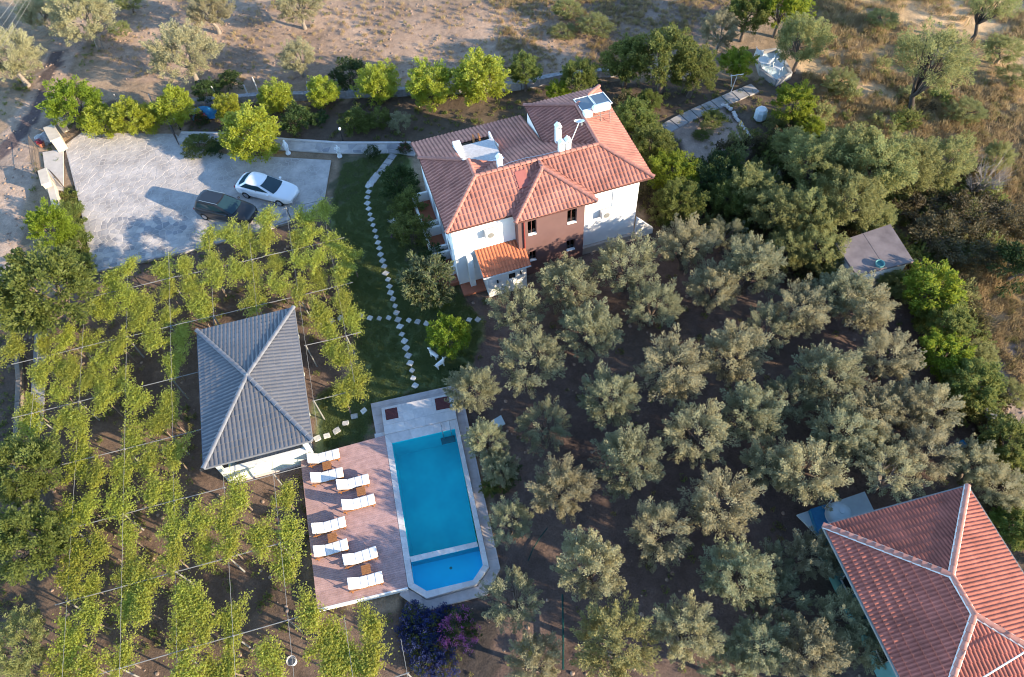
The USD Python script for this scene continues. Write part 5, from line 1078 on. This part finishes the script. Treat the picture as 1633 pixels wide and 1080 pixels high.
scatter('dry_grass', 'dry straw-coloured grass over the upper right slope', dry, np.vstack([sprinkle(ZD['dry'], 9000, 1, .35), sprinkle(ZD['scrub'], 1200, 2)]), .6, 1.5, 1)
scatter('field_stubble', 'sparse dry stubble and weeds on the ploughed field', dry, np.vstack([sprinkle(ZD['field'], 1500, 3, .3), sprinkle(ZD['field_dark'], 900, 4, .3), sprinkle(pxpoly([(780, -20), (1130, -20), (1100, 60), (960, 120), (800, 110)]), 2200, 6, .5)]), .35, .9, 3)
lw = [(tuft(320 + i, 34, .10, .020, .20, None, .7), M['lawn']) for i in range(3)]
scatter('lawn_grass', 'short green lawn grass around the stepping stones and gazebo', lw, sprinkle(ZD['lawn'], 9000, 5, None, BUILT), .7, 1.3, 5)
weeds = [(tuft(330 + i, 22, .26, .045, .22, None, .8), M['green']) for i in range(2)] + [(tuft(335, 22, .25, .04, .22, None, .8), M['straw_green'])]
scatter('weeds', 'low weeds and leaf litter in beds and under the vines', weeds, np.vstack([sprinkle(ZD['vineyard'], 900, 8, .5, BUILT), sprinkle(ZD['garden_back'], 1500, 9, .5, BUILT), sprinkle(ZD['orchard'], 350, 10, .4, BUILT), sprinkle(ZD['hedgebed'], 300, 11, None, BUILT), sprinkle(ROADP.buffer(2).difference(ROADP), 500, 12, .5)]), .5, 1.2, 8)
scrubp = [(crown(340 + i, (.55, .55, .4), .4, 22, .4, .22, 900, .12, .055, up=.4)[0], M[m_]) for i, m_ in enumerate(('wild', 'brownscrub', 'green'))]
scatter('undergrowth', 'tangled low scrub filling the belt between the trees', scrubp, np.vstack([sprinkle(pxpoly([(1130, 250), (1260, 180), (1440, 260), (1560, 260), (1600, 380), (1480, 470), (1330, 470), (1180, 420), (1110, 350)]), 420, 13), sprinkle(pxpoly([(1450, 430), (1540, 470), (1590, 640), (1540, 690), (1480, 560)]), 130, 14), sprinkle(pxpoly([(1560, 690), (1660, 700), (1660, 900), (1590, 830)]), 60, 15), sprinkle(pxpoly([(960, 160), (1030, 150), (1120, 330), (1050, 370)]), 50, 16),
        sprinkle(pxpoly([(1290, 130), (1420, 100), (1560, 200), (1560, 280), (1320, 220)]), 25, 17)]), .6, 1.5, 13)
cl_ = []
for i in range(3):
    s_ = trimesh.creation.icosphere(1, .09); v = np.array(s_.vertices) * (1 + .5 * (meshkit.noise(np.array(s_.vertices) * 16 + i * 7, i)[:, None] - .5)) * [1, .8, .6]; cl_.append(((v, np.array(s_.faces)), mat(f'clod_{i}', (0.33, 0.23, 0.175), (0.24, 0.17, 0.125), scale=6, rough=1.0)))
scatter('soil_clods', 'small clods and stones on the ploughed field, road edge and grove soil', cl_, np.vstack([sprinkle(ZD['field'], 1500, 20, .6), sprinkle(ROADP, 250, 21), sprinkle(ZD['orchard'], 500, 23, .5), sprinkle(ZD['vineyard'], 300, 24, .5, BUILT), sprinkle(ZD['pinkground'], 200, 22)]), .4, 1.5, 20)
# ------------------------------------------------------------------ loungers and side tables on the deck
def lounger_kind():
    p = kind_of('sun_lounger_kind'); z = .30
    fr_ = MB()
    for y in (-.30, .30): fr_.box(-.88, 1.0, y - .025, y + .025, z - .07, z, .006)
    fr_.box(.97, 1.0, -.274, .274, z - .07, z).box(-.26, -.2, -.274, .274, z - .07, z - .01)
    part(p, 'frame', fr_, M['wood'])
    for i in range(9): part(p, 'slat', MB().box(-.15 + i * .125, -.06 + i * .125, -.274, .274, z - .02, z - .002), M['wood'])
    for x in (-.72, .86):
        for y in (-.30, .30): part(p, 'leg', MB().box(x - .03, x + .03, y - .028, y + .028, 0, z - .072), M['wood'])
    for y in (-.26, .26): part(p, 'backrest_prop', MB().tube([(-.8, y, z - .05), (-.62, y, z + .28)], .018, 5), M['wood'])
    c, s = math.cos(math.radians(33)), math.sin(math.radians(33))
    def pad(L_, y, t):
        m_ = MB().box(0, L_, -y, y, 0, t, .03).out(); return m_
    for q_ in range(3): v, f = pad(.405, .31, .085 - .006 * (q_ % 2)); part(p, 'seat_cushion', (v + [-.22 + .408 * q_, 0, z + .005], f), M['cushion'], smooth=40)
    v, f = pad(.70, .31, .085); v = np.c_[-v[:, 0], v[:, 1:]]; f = f[:, ::-1]
    v = np.c_[v[:, 0] * c + v[:, 2] * s * 0 - 0 * v[:, 2], v[:, 1], -v[:, 0] * s + v[:, 2]] + [-.215, 0, z + .006]
    part(p, 'back_cushion', (v, f), M['cushion'], smooth=40)
    bf = MB()
    for y in (-.27, .27): bf.tube([(-.22, y, z - .01), (-.22 - .68 * c, y, z - .01 + .68 * s)], .022, 5)
    part(p, 'backrest_frame', bf, M['wood']); return p
LK = lounger_kind(); LH = math.radians(11.0)
for x, y, lb in [(514.3, 730, 'white-cushioned teak sun lounger nearest the gazebo corner'), (519.8, 760, 'white sun lounger in the left row, second from the gazebo'), (561.2, 771, 'white sun lounger in the right row with a brown table just below it, upper pair'), (569.8, 803, 'white sun lounger below the upper table in the right row'),
                 (522.8, 840, 'white sun lounger under the pergola post, above the lower left table'), (526, 876, 'white sun lounger in the left row, furthest from the gazebo'), (572.8, 889, 'white sun lounger in the right row just above the lowest table'), (580.9, 928, 'white sun lounger at the bottom of the deck beside the vine')]:
    g = G(x, y, DZ + .32); place(LK, 'sun_lounger', lb, 'sun lounger', (g[0], g[1], DZ), LH + prng.normal(0, .035), (.98, 1.0, 1.0), 'sun loungers on the pool deck')
tk_ = kind_of('side_table_kind')
for i in range(5): part(tk_, 'top_slat', MB().box(-.24, .24, -.25 + i * .1, -.158 + i * .1, .40, .425), M['wood'])
part(tk_, 'apron', MB().box(-.21, .21, -.22, -.19, .33, .398).box(-.21, .21, .19, .22, .33, .398), M['wood'])
for x in (-.19, .19):
    for y in (-.19, .19): part(tk_, 'leg', MB().box(x - .022, x + .022, y - .022, y + .022, 0, .398), M['wood'])
for x, y, lb in [(521, 742, 'brown slatted side table between the two loungers nearest the gazebo'), (575.6, 783, 'brown slatted side table between the upper loungers of the right row'), (529.8, 857, 'brown slatted side table between the lower loungers of the left row'), (583.5, 908, 'brown slatted side table between the lowest loungers of the right row')]:
    g = G(x, y, DZ + .42); place(tk_, 'side_table', lb, 'side table', (g[0], g[1], DZ), LH, 1.0, 'side tables between the loungers')

# ------------------------------------------------------------------ cars
def loft(rings):
    rings = [np.asarray(r_) for r_ in rings]; n = len(rings[0]); mb = MB()
    mb.add(np.vstack(rings), [[i * n + j, i * n + (j + 1) % n, (i + 1) * n + (j + 1) % n, (i + 1) * n + j] for i in range(len(rings) - 1) for j in range(n)])
    for r_, fl in ((rings[0], 0), (rings[-1], 1)):
        k = np.arange(n); f = [[0, j, j + 1] if fl else [0, j + 1, j] for j in range(1, n - 1)]; mb.add(r_, f)
    return mb
def make_car(name, label, px, front, paint, tall=False):
    a, b = G(*px[0], .8), G(*px[1], .8); c = (a + b) / 2; h = math.atan2(*(b - a)[1::-1])
    car = thing(name, label, 'car', (c[0], c[1], .04), h)
    H = 1.62 if tall else 1.45; L2 = 2.25 if tall else 2.36
    xs = np.array([-1.0, -.985, -.95, -.88, -.75, -.6, -.4, -.2, 0, .2, .38, .5, .62, .75, .86, .94, .985, 1.0]) * L2
    kx = np.array([-1, -.96, -.85, -.7, .36, .6, .85, .96, 1.0]) * L2
    zb = np.interp(xs, kx, [.66, .90, .99, 1.0, .96, .90, .80, .70, .52]) + (.08 if tall else 0)
    hw = np.interp(xs, np.array([-1, -.97, -.88, -.6, .5, .82, .95, 1]) * L2, [.62, .76, .86, .91, .91, .86, .74, .58])
    rings = []
    for x, z, w in zip(xs, zb, hw):
        zl = np.interp(abs(x) / L2, [0, .9, 1], [.22, .24, .36])
        pr_ = [(w * .86, zl), (w * .97, zl + .1), (w, zl + .22), (w, z - .24), (w * .975, z - .10), (w * .90, z - .02), (w * .72, z + .015), (w * .35, z + .04), (0, z + .045)]
        rings.append([(x, y, q) for y, q in pr_] + [(x, -y, q) for y, q in pr_[-2::-1]])
    body = part(car, 'body', loft(rings), paint, smooth=45)
    bt = .96 + (.08 if tall else 0)
    rear, fr0 = (-2.10, 1.12) if tall else (-2.02, 1.08)
    rr0, rf0 = (-1.80, -.12) if tall else (-1.30, -.06)
    def ring(t):
        x0, x1 = rear + (rr0 - rear) * t, fr0 + (rf0 - fr0) * t; y = .80 + (.63 - .80) * t; z = bt + (H - .06 - bt) * t
        bow = .10 * (1 - .2 * t)
        return np.array([(x0 - 0, -y * .86, z), (x0 - bow, -y * .4, z), (x0 - bow, y * .4, z), (x0, y * .86, z), (x0 + .16, y, z), ((x0 + x1) / 2, y + .03, z), (x1 - .22, y, z), (x1, y * .86, z), (x1 + bow, y * .4, z), (x1 + bow, -y * .4, z), (x1, -y * .86, z), (x1 - .22, -y, z), ((x0 + x1) / 2, -y - .03, z), (x0 + .16, -y, z)])
    r0, r1 = ring(0), ring(1)
    r2 = ring(1) * [.975, .95, 1] + [-.0, 0, .03]; r3 = ring(1) * [.85, .65, 1] + [-.05, 0, .045]
    part(car, 'cabin', loft([r0 - [0, 0, .06], r1, r2, r3]), paint, smooth=35)
    def panel(idx, t0, t1, off=.008, inset=.0):
        A, B = ring(t0), ring(t1); cen = (r0.mean(0) + r1.mean(0)) / 2; V = []
        for R_ in (A, B):
            for i in idx:
                o = R_[i] - cen; o[2] = 0.25; V.append(R_[i] + o / np.linalg.norm(o) * off)
        V = np.array(V); n = len(idx)
        if inset:
            for k in range(2):
                V[k * n] += (V[k * n + 1] - V[k * n]) * inset; V[k * n + n - 1] += (V[k * n + n - 2] - V[k * n + n - 1]) * inset
        return MB().add(V, [[j, j + 1, n + j + 1, n + j] for j in range(n - 1)])
    part(car, 'windscreen', panel([7, 8, 9, 10], .04, .97), M['carglass'], smooth=60)
    part(car, 'rear_window', panel([0, 1, 2, 3], .12, .92, inset=.12), M['carglass'], smooth=60)
    part(car, 'side_window', panel([4, 5, 6], .14, .90, inset=.05), M['carglass']); part(car, 'side_window', panel([11, 12, 13], .14, .90, inset=.05), M['carglass'])
    for s in (-1, 1):
        part(car, 'door_pillar', MB().add([(-.42, s * .845, bt), (-.36, s * .845, bt), (-.40, s * .655, H - .1), (-.46, s * .655, H - .1)], [[0, 1, 2, 3]]), M['blackplastic'])
        part(car, 'wing_mirror', MB().box(.62, .78, s * .86 - .0 if s > 0 else -1.04, 1.04 if s > 0 else -.86, bt - .04, bt + .10, .03), paint)
        part(car, 'headlight', loft([[(L2 * .90, s * .52, .62), (L2 * .955, s * .45, .60), (L2 * .945, s * .70, .60)], [(L2 * .86, s * .56, .76 + .05 * tall), (L2 * .93, s * .46, .72 + .05 * tall), (L2 * .885, s * .78, .72 + .05 * tall)]]), M['lens'])
        part(car, 'tail_light', MB().box(-L2 * .985, -L2 * .93, min(s * .5, s * .78), max(s * .5, s * .78), .74, .88, .02), M['redlens'])
        for x in (-1.40, 1.42):
            wl = MB().lathe([(.0, -.1), (.22, -.1), (.31, -.1), (.325, -.07), (.325, .07), (.31, .1), (.22, .1), (0, .1)], 18).out()
            w_ = part(car, 'wheel', (np.stack([wl[0][:, 0] + x, wl[0][:, 2] + s * .815, wl[0][:, 1] + .325], 1), wl[1][:, ::-1]), M['rubber'], smooth=40)
            rm = MB().lathe([(.0, .02), (.08, .02), (.19, .0), (.205, .012)], 14).out()
            part(w_, 'rim', (np.stack([rm[0][:, 0] + x, (rm[0][:, 2] + .102) * s + s * .815, rm[0][:, 1] + .325], 1), rm[1]), M['alloy'])
    part(car, 'grille', MB().box(L2 * .955, L2 * .985, -.38, .38, .40, .56, .02), M['blackplastic'])
    part(car, 'number_plate', MB().box(-L2 * .995, -L2 * .98, -.26, .26, .60, .71), M['whitepaint'])
    if tall:
        for s in (-1, 1): part(car, 'roof_rail', MB().tube([(-1.5, s * .55, H + .0), (-1.4, s * .56, H + .05), (-.1, s * .56, H + .05), (0, s * .55, H + .0)], .02, 6), M['metal'])
    return car
make_car('parked_car', 'white saloon car parked nose to the vines in the shaded half of the court', [(379, 287), (472, 309)], 1, M['carwhite'])
make_car('parked_car', 'dark grey estate car parked beside the white one, half under the vines', [(317, 322), (402, 341)], 1, M['cardark'], True)

# ------------------------------------------------------------------ boundary wall, gate, fence posts
def wall_line(name, pts, w, h, mt, label, cat='wall', blocks=None, coping=None, z0=-.15):
    t = thing(name, label, cat)
    ln = LineString([tuple(G(x, y)[:2]) for x, y in pts])
    n = max(2, int(ln.length / 1.6)); hs = prng.uniform(.97, 1.04, n)
    for i in range(n):
        seg = LineString([ln.interpolate((i + .005) / n, normalized=True), ln.interpolate((i + .5) / n, normalized=True), ln.interpolate((i + .995) / n, normalized=True)]).buffer(w / 2 * prng.uniform(.95, 1.05), cap_style=2, join_style=1)
        s = slab_mesh(seg, 0, z0, h * hs[i], .02)
        if s: part(t, 'wall_block', s, mt)
    return t
wall_line('boundary_wall', [(300, 168), (350, 164), (410, 159), (480, 157), (540, 153), (640, 150), (760, 145), (830, 140), (880, 128), (940, 121), (985, 118)], .42, .55, M['stonewall'], 'long low rubble boundary wall behind the row of citrus trees')
for i, (b, t_) in enumerate([((187, 163), (182, 151)), ((245, 168), (237, 151)), ((290, 163), (284, 143)), ((344, 150), (337, 138)), ((396, 153), (389, 136)), ((411, 144), (402, 123)), ((542, 146), (537, 126)), ((490, 152), (489, 130))]):
    g = G(*b); e_ = np.array(G(*t_, 1.25)); lb = ['short white fence post outside the big round tree', 'thin grey fence post behind the court-side citrus trees', 'white fence post rising behind the rounded citrus left of the blue sheet', 'white post leaning beside the small round citrus', 'grey fence post between the small round and the oval citrus', 'crooked branch-like fence post left of the oval citrus', 'white fence post right of the neat oval citrus', 'thin post between the small field olive and the neat oval citrus'][i]
    single('fence_post', MB().tube([g - [0, 0, .2], (g + e_) / 2 + [0, 0, .0], e_], [.06, .055, .045], 7), M['mortar'], lb, 'fence post', 'fence posts along the boundary wall', smooth=50)
def pillar_wall(label, px, w, L_, h, ang, extra=None):
    g = G(*px); t = thing('gate_wall', label, 'gate wall', (g[0], g[1], 0), ang)
    part(t, 'wall', boxed(-L_ / 2, L_ / 2, -w / 2, w / 2, -.1, h, .02), M['plaster_old'])
    part(t, 'coping', boxed(-L_ / 2 - .05, L_ / 2 + .05, -w / 2 - .05, w / 2 + .05, h + .003, h + .09, .015), M['plaster_old'])
    return t
ga = math.atan2(*(G(101, 240) - G(86, 212))[1::-1])
pillar_wall('cream plastered gate wall at the upper side of the entrance', (96, 230), .75, 1.9, 1.15, ga)
pillar_wall('short cream pillar beside the big round tree at the entrance', (103, 205), .5, .8, .9, ga)
gb = math.atan2(*(G(92, 335) - G(80, 290))[1::-1])
pillar_wall('cream plastered gate wall at the lower side of the entrance', (84, 300), .55, 1.7, 1.15, gb)
pillar_wall('low cream garden wall running on from the lower gate wall', (94, 326), .4, 3.4, .7, gb)
def iron_gate(label, p0, p1, z1=1.5):
    a, b = G(*p0), G(*p1); t = thing('iron_gate', label, 'gate'); d = (b - a); L_ = np.linalg.norm(d); n = max(4, int(L_ / .16))
    f = MB().tube([a + [0, 0, .12], b + [0, 0, .12]], .025, 5).tube([a + [0, 0, z1], (a + b) / 2 + [0, 0, z1 + .15], b + [0, 0, z1]], .025, 5).tube([a, a + [0, 0, z1]], .03, 5).tube([b, b + [0, 0, z1]], .03, 5).tube([a + [0, 0, .8], b + [0, 0, .8]], .02, 5)
    part(t, 'frame', f, M['rust'])
    for i in range(1, n): part(t, 'bar', MB().tube([a + d * i / n + [0, 0, .12], a + d * i / n + [0, 0, z1 + .03]], .014, 4), M['rust'])
iron_gate('open black iron gate leaf between the two gate walls', (62, 240), (70, 290))
iron_gate('short iron gate leaf folded against the lower gate wall', (70, 292), (82, 286), 1.2)
iron_gate('small iron railing on the low cream garden wall', (88, 284), (103, 300), .9)
pt_ = thing('flower_pot', 'terracotta pot with pink flowers beside the open gate', 'flower pot', tuple(G(68, 233)))
part(pt_, 'pot', MB().lathe([(0, 0), (.2, 0), (.3, .4), (.27, .4), (.2, .1), (0, .1)], 14), M['terracotta'], smooth=40)
fv = crown(501, (.22, .22, .2), .5, 20, .16, .12, 300, .07, .05); part(pt_, 'blossom', fv[0], M['redflower'])
single('boulder', (lambda s: (np.array(s.vertices) * (1 + .5 * (meshkit.noise(np.array(s.vertices) * 2.4, 4)[:, None] - .5)) * [.75, .6, .5] + G(73, 222, .1), np.array(s.faces)))(trimesh.creation.icosphere(3, 1)), M['stonewall'], 'grey stone lying beside the upper gate wall', 'stone', smooth=True)
iron_gate('leaning thin iron trellis at the corner of the parking court', (276, 206), (286, 232), 1.3)
single('broken_branch', MB().tube([G(160, 205, .3), G(163, 220, .08), G(181, 222, .06)], [.05, .04, .02], 5).tube([G(163, 220, .08), G(150, 216, .1)], [.035, .015], 4), M['bark'], 'fallen dark branch on the edge of the parking court', 'branch')
wall_line('roadside_wall', [(28, 545), (34, 610), (30, 690), (26, 760)], .3, .35, M['oldwood'], 'low grey wall between the road and the vines at the left edge')
wall_line('retaining_wall', [(1562, 655), (1572, 672), (1583, 692)], .5, .9, M['concrete'], 'short grey retaining wall on the bank near the right edge')
wall_line('court_kerb', [(148, 434), (290, 404), (400, 374), (470, 352)], .14, .12, M['stonewall'], 'low stone kerb between the parking court and the vines', 'kerb')
# stone edging of the vegetable plot
ed = thing('stone_edging', 'row of white rocks edging the vegetable plot', 'edging')
ln = LineString([tuple(G(x, y)[:2]) for x, y in [(1150, 168), (1163, 172), (1178, 194), (1194, 216), (1207, 236)]])
for i in range(24):
    q = ln.interpolate((i + .5) / 24, normalized=True); s = trimesh.creation.icosphere(2, 1); v = np.array(s.vertices); v = v * (1 + .6 * (meshkit.noise(v * 1.8 + i * 5, i)[:, None] - .5)) * [.15, .13, .11]
    part(ed, 'stone', (v + [q.x + prng.normal(0, .04), q.y + prng.normal(0, .04), .04], np.array(s.faces)), M['coping'], smooth=True)
# small terrace at the top right
tq = [G(x, y, .4)[:2] for x, y in [(1206, 82), (1241, 77), (1262, 116), (1238, 129), (1214, 110)]]
st_ = thing('small_terrace', 'small blue-grey walled terrace at the edge of the dry slope', 'terrace')
part(st_, 'floor', MB().prism(Polygon(tq).buffer(-.1), -.2, .12), M['paleblue'])
for i in range(5):
    a, b = np.array(tq[i]), np.array(tq[(i + 1) % 5]); part(st_, 'parapet', MB().prism(LineString([a, b]).buffer(.11, cap_style=2), -.2, .4 if i < 4 else .3), M['concrete'])
def chair_kind():
    p = kind_of('garden_chair_kind')
    part(p, 'seat', boxed(-.24, .24, -.24, .24, .40, .44, .015), M['whitepaint'])
    an = np.linspace(-1.3, 1.3, 9); V = [(-.26 * math.cos(t), .29 * math.sin(t), z) for z in (.44, .86) for t in an]
    V += [(x * .92, y * .92, z) for x, y, z in V]
    part(p, 'back', MB().add(V, [[j, j + 1, j + 10, j + 9] for j in range(8)] + [[j + 19, j + 18, j + 27, j + 28] for j in range(8)] + [[j + 9, j + 10, j + 28, j + 27] for j in range(8)]), M['whitepaint'], smooth=50)
    for x in (-.2, .2):
        for y in (-.2, .2): part(p, 'leg', MB().tube([(x * 1.15, y * 1.15, 0), (x, y, .41)], .022, 5), M['whitepaint'])
    return p
CK = chair_kind()
for x, y, a, lb in [(1211, 88, .6, 'white plastic armchair at the upper left of the small terrace'), (1226, 101, 2.2, 'white plastic armchair in the middle of the small terrace'), (1241, 108, 4.0, 'white plastic armchair at the right of the small terrace')]:
    g = G(x, y, .6); place(CK, 'garden_chair', lb, 'chair', (g[0], g[1], .12), a, 1.35, 'white armchairs on the small terrace')
tb = thing('garden_table', 'white round table among the chairs of the small terrace', 'table', (*G(1220, 95, .9)[:2], .12))
part(tb, 'top', MB().lathe([(0, .70), (.50, .70), (.52, .72), (.50, .74), (0, .74)], 20), M['whitepaint']); part(tb, 'leg', MB().lathe([(.2, 0), (.05, .05), (.05, .69)], 10), M['whitepaint'])
tub = thing('garden_tub', 'pale blue octagonal tub standing near the vegetable plot', 'tub', tuple(G(1211, 190)))
part(tub, 'body', MB().lathe([(0, 0), (.38, 0), (.5, .2), (.5, .75), (.40, .95), (0, .98)], 8), M['paleblue']); part(tub, 'lid', MB().lathe([(0, 1.02), (.36, 1.0), (.38, .96)], 8), M['whitepaint'])
gtp = thing('garden_swing_frame', 'thin tilted pole frame beside the concrete path', 'frame'); a, b = G(1164, 151), G(1166, 148)
part(gtp, 'pole', MB().tube([a, a + [.25, .1, 1.6]], .03, 6), M['mortar']); part(gtp, 'pole', MB().tube([a + [.3, .9, 0], a + [-.05, .5, 1.5]], .03, 6), M['paleblue']); part(gtp, 'crossbar', MB().tube([a + [-.2, .4, 1.48], a + [.9, .5, 1.5]], .025, 6), M['paleblue'])
# lamps, statues, odds and ends in the garden
def lamp_post(px, label):
    g = G(*px); t = thing('garden_lamp', label, 'lamp', tuple(g))
    part(t, 'post', MB().lathe([(.07, 0), (.07, .06), (.02, .1), (.02, 1.0), (.05, 1.05)], 10), M['blackplastic'], smooth=40)
    part(t, 'globe', MB().sphere((0, 0, 1.16), .12, 2), M['whitepaint'], smooth=True)
lamp_post((547, 224), 'garden lamp with a white globe at the kerb of the garden path')
lamp_post((288, 207), 'garden lamp with a white globe under the rounded citrus by the court corner')
def statue(px, label, sc, double):
    t = thing('statue', label, 'statue', tuple(G(*px)))
    part(t, 'pedestal', MB().lathe([(.24 * sc, 0), (.24 * sc, .12 * sc), (.17 * sc, .2 * sc), (.15 * sc, .5 * sc), (.22 * sc, .58 * sc), (.22 * sc, .66 * sc)], 10), M['whitepaint'], smooth=35)
    pr_ = [(.0, .66), (.20, .67), (.23, .82), (.16, 1.0), (.20, 1.12), (.17, 1.28), (.07, 1.36), (.10, 1.44), (.10, 1.52), (.05, 1.6), (0, 1.62)] if double else [(0, .66), (.13, .68), (.15, .85), (.10, .98), (.14, 1.08), (.12, 1.18), (.05, 1.24), (.075, 1.30), (.07, 1.38), (0, 1.42)]
    part(t, 'figure', MB().lathe([(r_ * sc, z * sc) for r_, z in pr_], 14), M['whitepaint'], smooth=True)
    for s in (-1, 1): part(t, 'arm', MB().tube([(s * .17 * sc, 0, 1.2 * sc), (s * .25 * sc, -.05, 1.02 * sc), (s * .10 * sc, -.16 * sc, .95 * sc)], [.05 * sc, .045 * sc, .035 * sc], 6), M['whitepaint'], smooth=True)
statue((460, 245), 'larger white garden statue beside the garden path above the white car', .85, True)
statue((542, 250), 'smaller white garden statue near the corner of the parking court', .8, False)
def animal(px, ang, label, sc=1.0):
    """White garden figure of a small standing animal: one continuous body."""
    t = thing('animal_statue', label, 'statue', tuple(G(*px)), ang)
    def hull(a, ra, b, rb):
        return manifold3d.Manifold.batch_hull([manifold3d.Manifold.sphere(ra * sc, 12).translate([x * sc for x in a]), manifold3d.Manifold.sphere(rb * sc, 12).translate([x * sc for x in b])])
    P = [((-.25, 0, .42), .12, (.18, 0, .45), .14), ((.18, 0, .45), .12, (.32, 0, .68), .07), ((.30, 0, .70), .075, (.46, 0, .66), .045), ((-.3, 0, .45), .03, (-.42, 0, .6), .02)]
    for x in (-.25, .18):
        for y in (-.08, .08): P.append(((x, y, .38), .06, (x + .02, y, .03), .035))
    for y in (-.05, .05): P.append(((.29, y, .75), .03, (.26, y * 1.6, .84), .012))
    b = manifold3d.Manifold.batch_boolean([hull(*q) for q in P], manifold3d.OpType.Add)
    part(t, 'body', b, M['whitepaint'], smooth=60)
animal((693, 570), 2.4, 'white animal figure on the lawn left of the glossy tree, upper one')
animal((703, 585), .6, 'white animal figure on the lawn below the glossy tree, lower one')
ag = thing('agave', 'whitish spiky rosette plant beside the porch shrubs', 'plant', tuple(G(627, 357)))
for i in range(16):
    a = i * 2.4; o = np.array([math.cos(a), math.sin(a), 0]); k = .25 + .75 * ((i * 7) % 16) / 16
    s = np.array([-o[1], o[0], 0]); part(ag, 'leaf', MB().add([o * .03 - s * .04, o * .03 + s * .04, o * .25 * k + s * .045 + [0, 0, .25], o * .48 * k + [0, 0, .32 + .1 * (1 - k)], o * .25 * k - s * .045 + [0, 0, .25]], [[0, 1, 2, 4], [4, 2, 3, 3]]), M['whiteflower'])
# blue sheet over a heap
gr_ = np.linspace(-1, 1, 15); A, B = np.meshgrid(gr_, gr_, indexing='ij'); rr_ = np.clip(1 - (np.abs(A) ** 3 + np.abs(B) ** 3), 0, 1)
zz = .62 * rr_ + .1 * meshkit.fbm(np.stack([A * 2.5, B * 2.5, 0 * A], -1), 3, 6) * (rr_ > 0)
g = G(324, 178, .3); Pv = np.c_[(A * .95 + g[0]).ravel(), (B * .62 + g[1]).ravel(), (zz + .0).ravel()]
ii = np.arange(225).reshape(15, 15); single('tarpaulin', (Pv, np.stack([ii[:-1, :-1], ii[1:, :-1], ii[1:, 1:], ii[:-1, 1:]], -1).reshape(-1, 4)), M['bluetarp'], 'crumpled blue sheet over a heap between two citrus trees', 'tarpaulin', smooth=True)
single('white_board', MB().box(-.45, .4, -.12, .12, .0, .32, .02).moved(.25, G(308, 180)), M['mortar'], 'pale box lying beside the blue sheet', 'box')
def bucket(px, label):
    t = thing('bucket', label, 'bucket', tuple(G(*px)))
    part(t, 'body', MB().lathe([(0, 0), (.19, 0), (.25, .42), (.235, .42), (.18, .04), (0, .04)], 16), M['mortar'], smooth=40)
    part(t, 'handle', MB().tube([(-.25, 0, .4), (-.15, .1, .5), (.15, .1, .5), (.25, 0, .4)], .012, 5), M['galv'])
bucket((468, 1056), 'white bucket hanging among the lower vines'); bucket((588, 1078), 'white bucket at the bottom edge below the vines')
sg_ = thing('signboard', 'small pale blue tilted board under the olives beside the pool', 'board', tuple(G(795, 680)), .5)
part(sg_, 'board', MB().add([(-.35, -.25, .35), (.35, -.25, .35), (.35, .2, .75), (-.35, .2, .75), (-.35, -.25, .31), (.35, -.25, .31), (.35, .2, .71), (-.35, .2, .71)], [[0, 1, 2, 3], [7, 6, 5, 4], [0, 4, 5, 1], [1, 5, 6, 2], [2, 6, 7, 3], [3, 7, 4, 0]]), M['paleblue'])
for x in (-.3, .3): part(sg_, 'leg', MB().tube([(x, 0, 0), (x, 0, .52)], .025, 5), M['whitepaint'])
single('blue_crate', MB().box(-.25, .25, -.2, .2, 0, .35, .02).box(-.2, .2, -.15, .15, .352, .36).moved(.3, G(1530, 712)), M['bluetarp'], 'small bright blue crate in the shade near the retaining wall', 'crate')
single('grey_basin', MB().lathe([(0, 0), (.4, 0), (.5, .35), (.45, .35), (.36, .05), (0, .05)], 16, tuple(G(1297, 262, 0))), M['paleblue'], 'pale basin half hidden in the scrub belt', 'basin')
single('water_hose', MB().tube([G(x, y, .04) for x, y in [(873, 842), (862, 856), (850, 875), (842, 895)]], .03, 6), M['hose'], 'green hose lying in the sunlit gap under the olives', 'hose', smooth=60)
single('green_pipe', MB().tube([G(x, y, .3) for x, y in [(897, 948), (898, 1000), (898, 1068)]], .05, 6), M['hose'], 'long dark green pipe running down between the lower olives', 'pipe', smooth=60)
# power lines
wp = thing('power_lines', 'bundle of overhead wires crossing the upper left corner', 'power lines')
for (x0, y0), (x1, y1) in [((0, 26), (22, 0)), ((9, 30), (34, -6)), ((14, 40), (42, 0)), ((18, 48), (52, -4))]:
    a, b = G(x0, y0, 8.0), G(x1, y1, 8.0); d = b - a; part(wp, 'wire', MB().tube([a - d * 2.2, a + [0, 0, -.1], b, b + d * 3], .011, 5), M['galv'], smooth=60)
po = thing('utility_pole', 'slanting grey pole with a stay below the power lines', 'pole'); 
part(po, 'pole', MB().tube([G(16, 58), G(16, 58) + [.1, .2, 7.9]], [.14, .10], 8), M['galv'], smooth=50); part(po, 'crossarm', MB().tube([G(16, 58) + [-.7, .0, 7.6], G(16, 58) + [.9, .4, 7.6]], .05, 5), M['galv'])
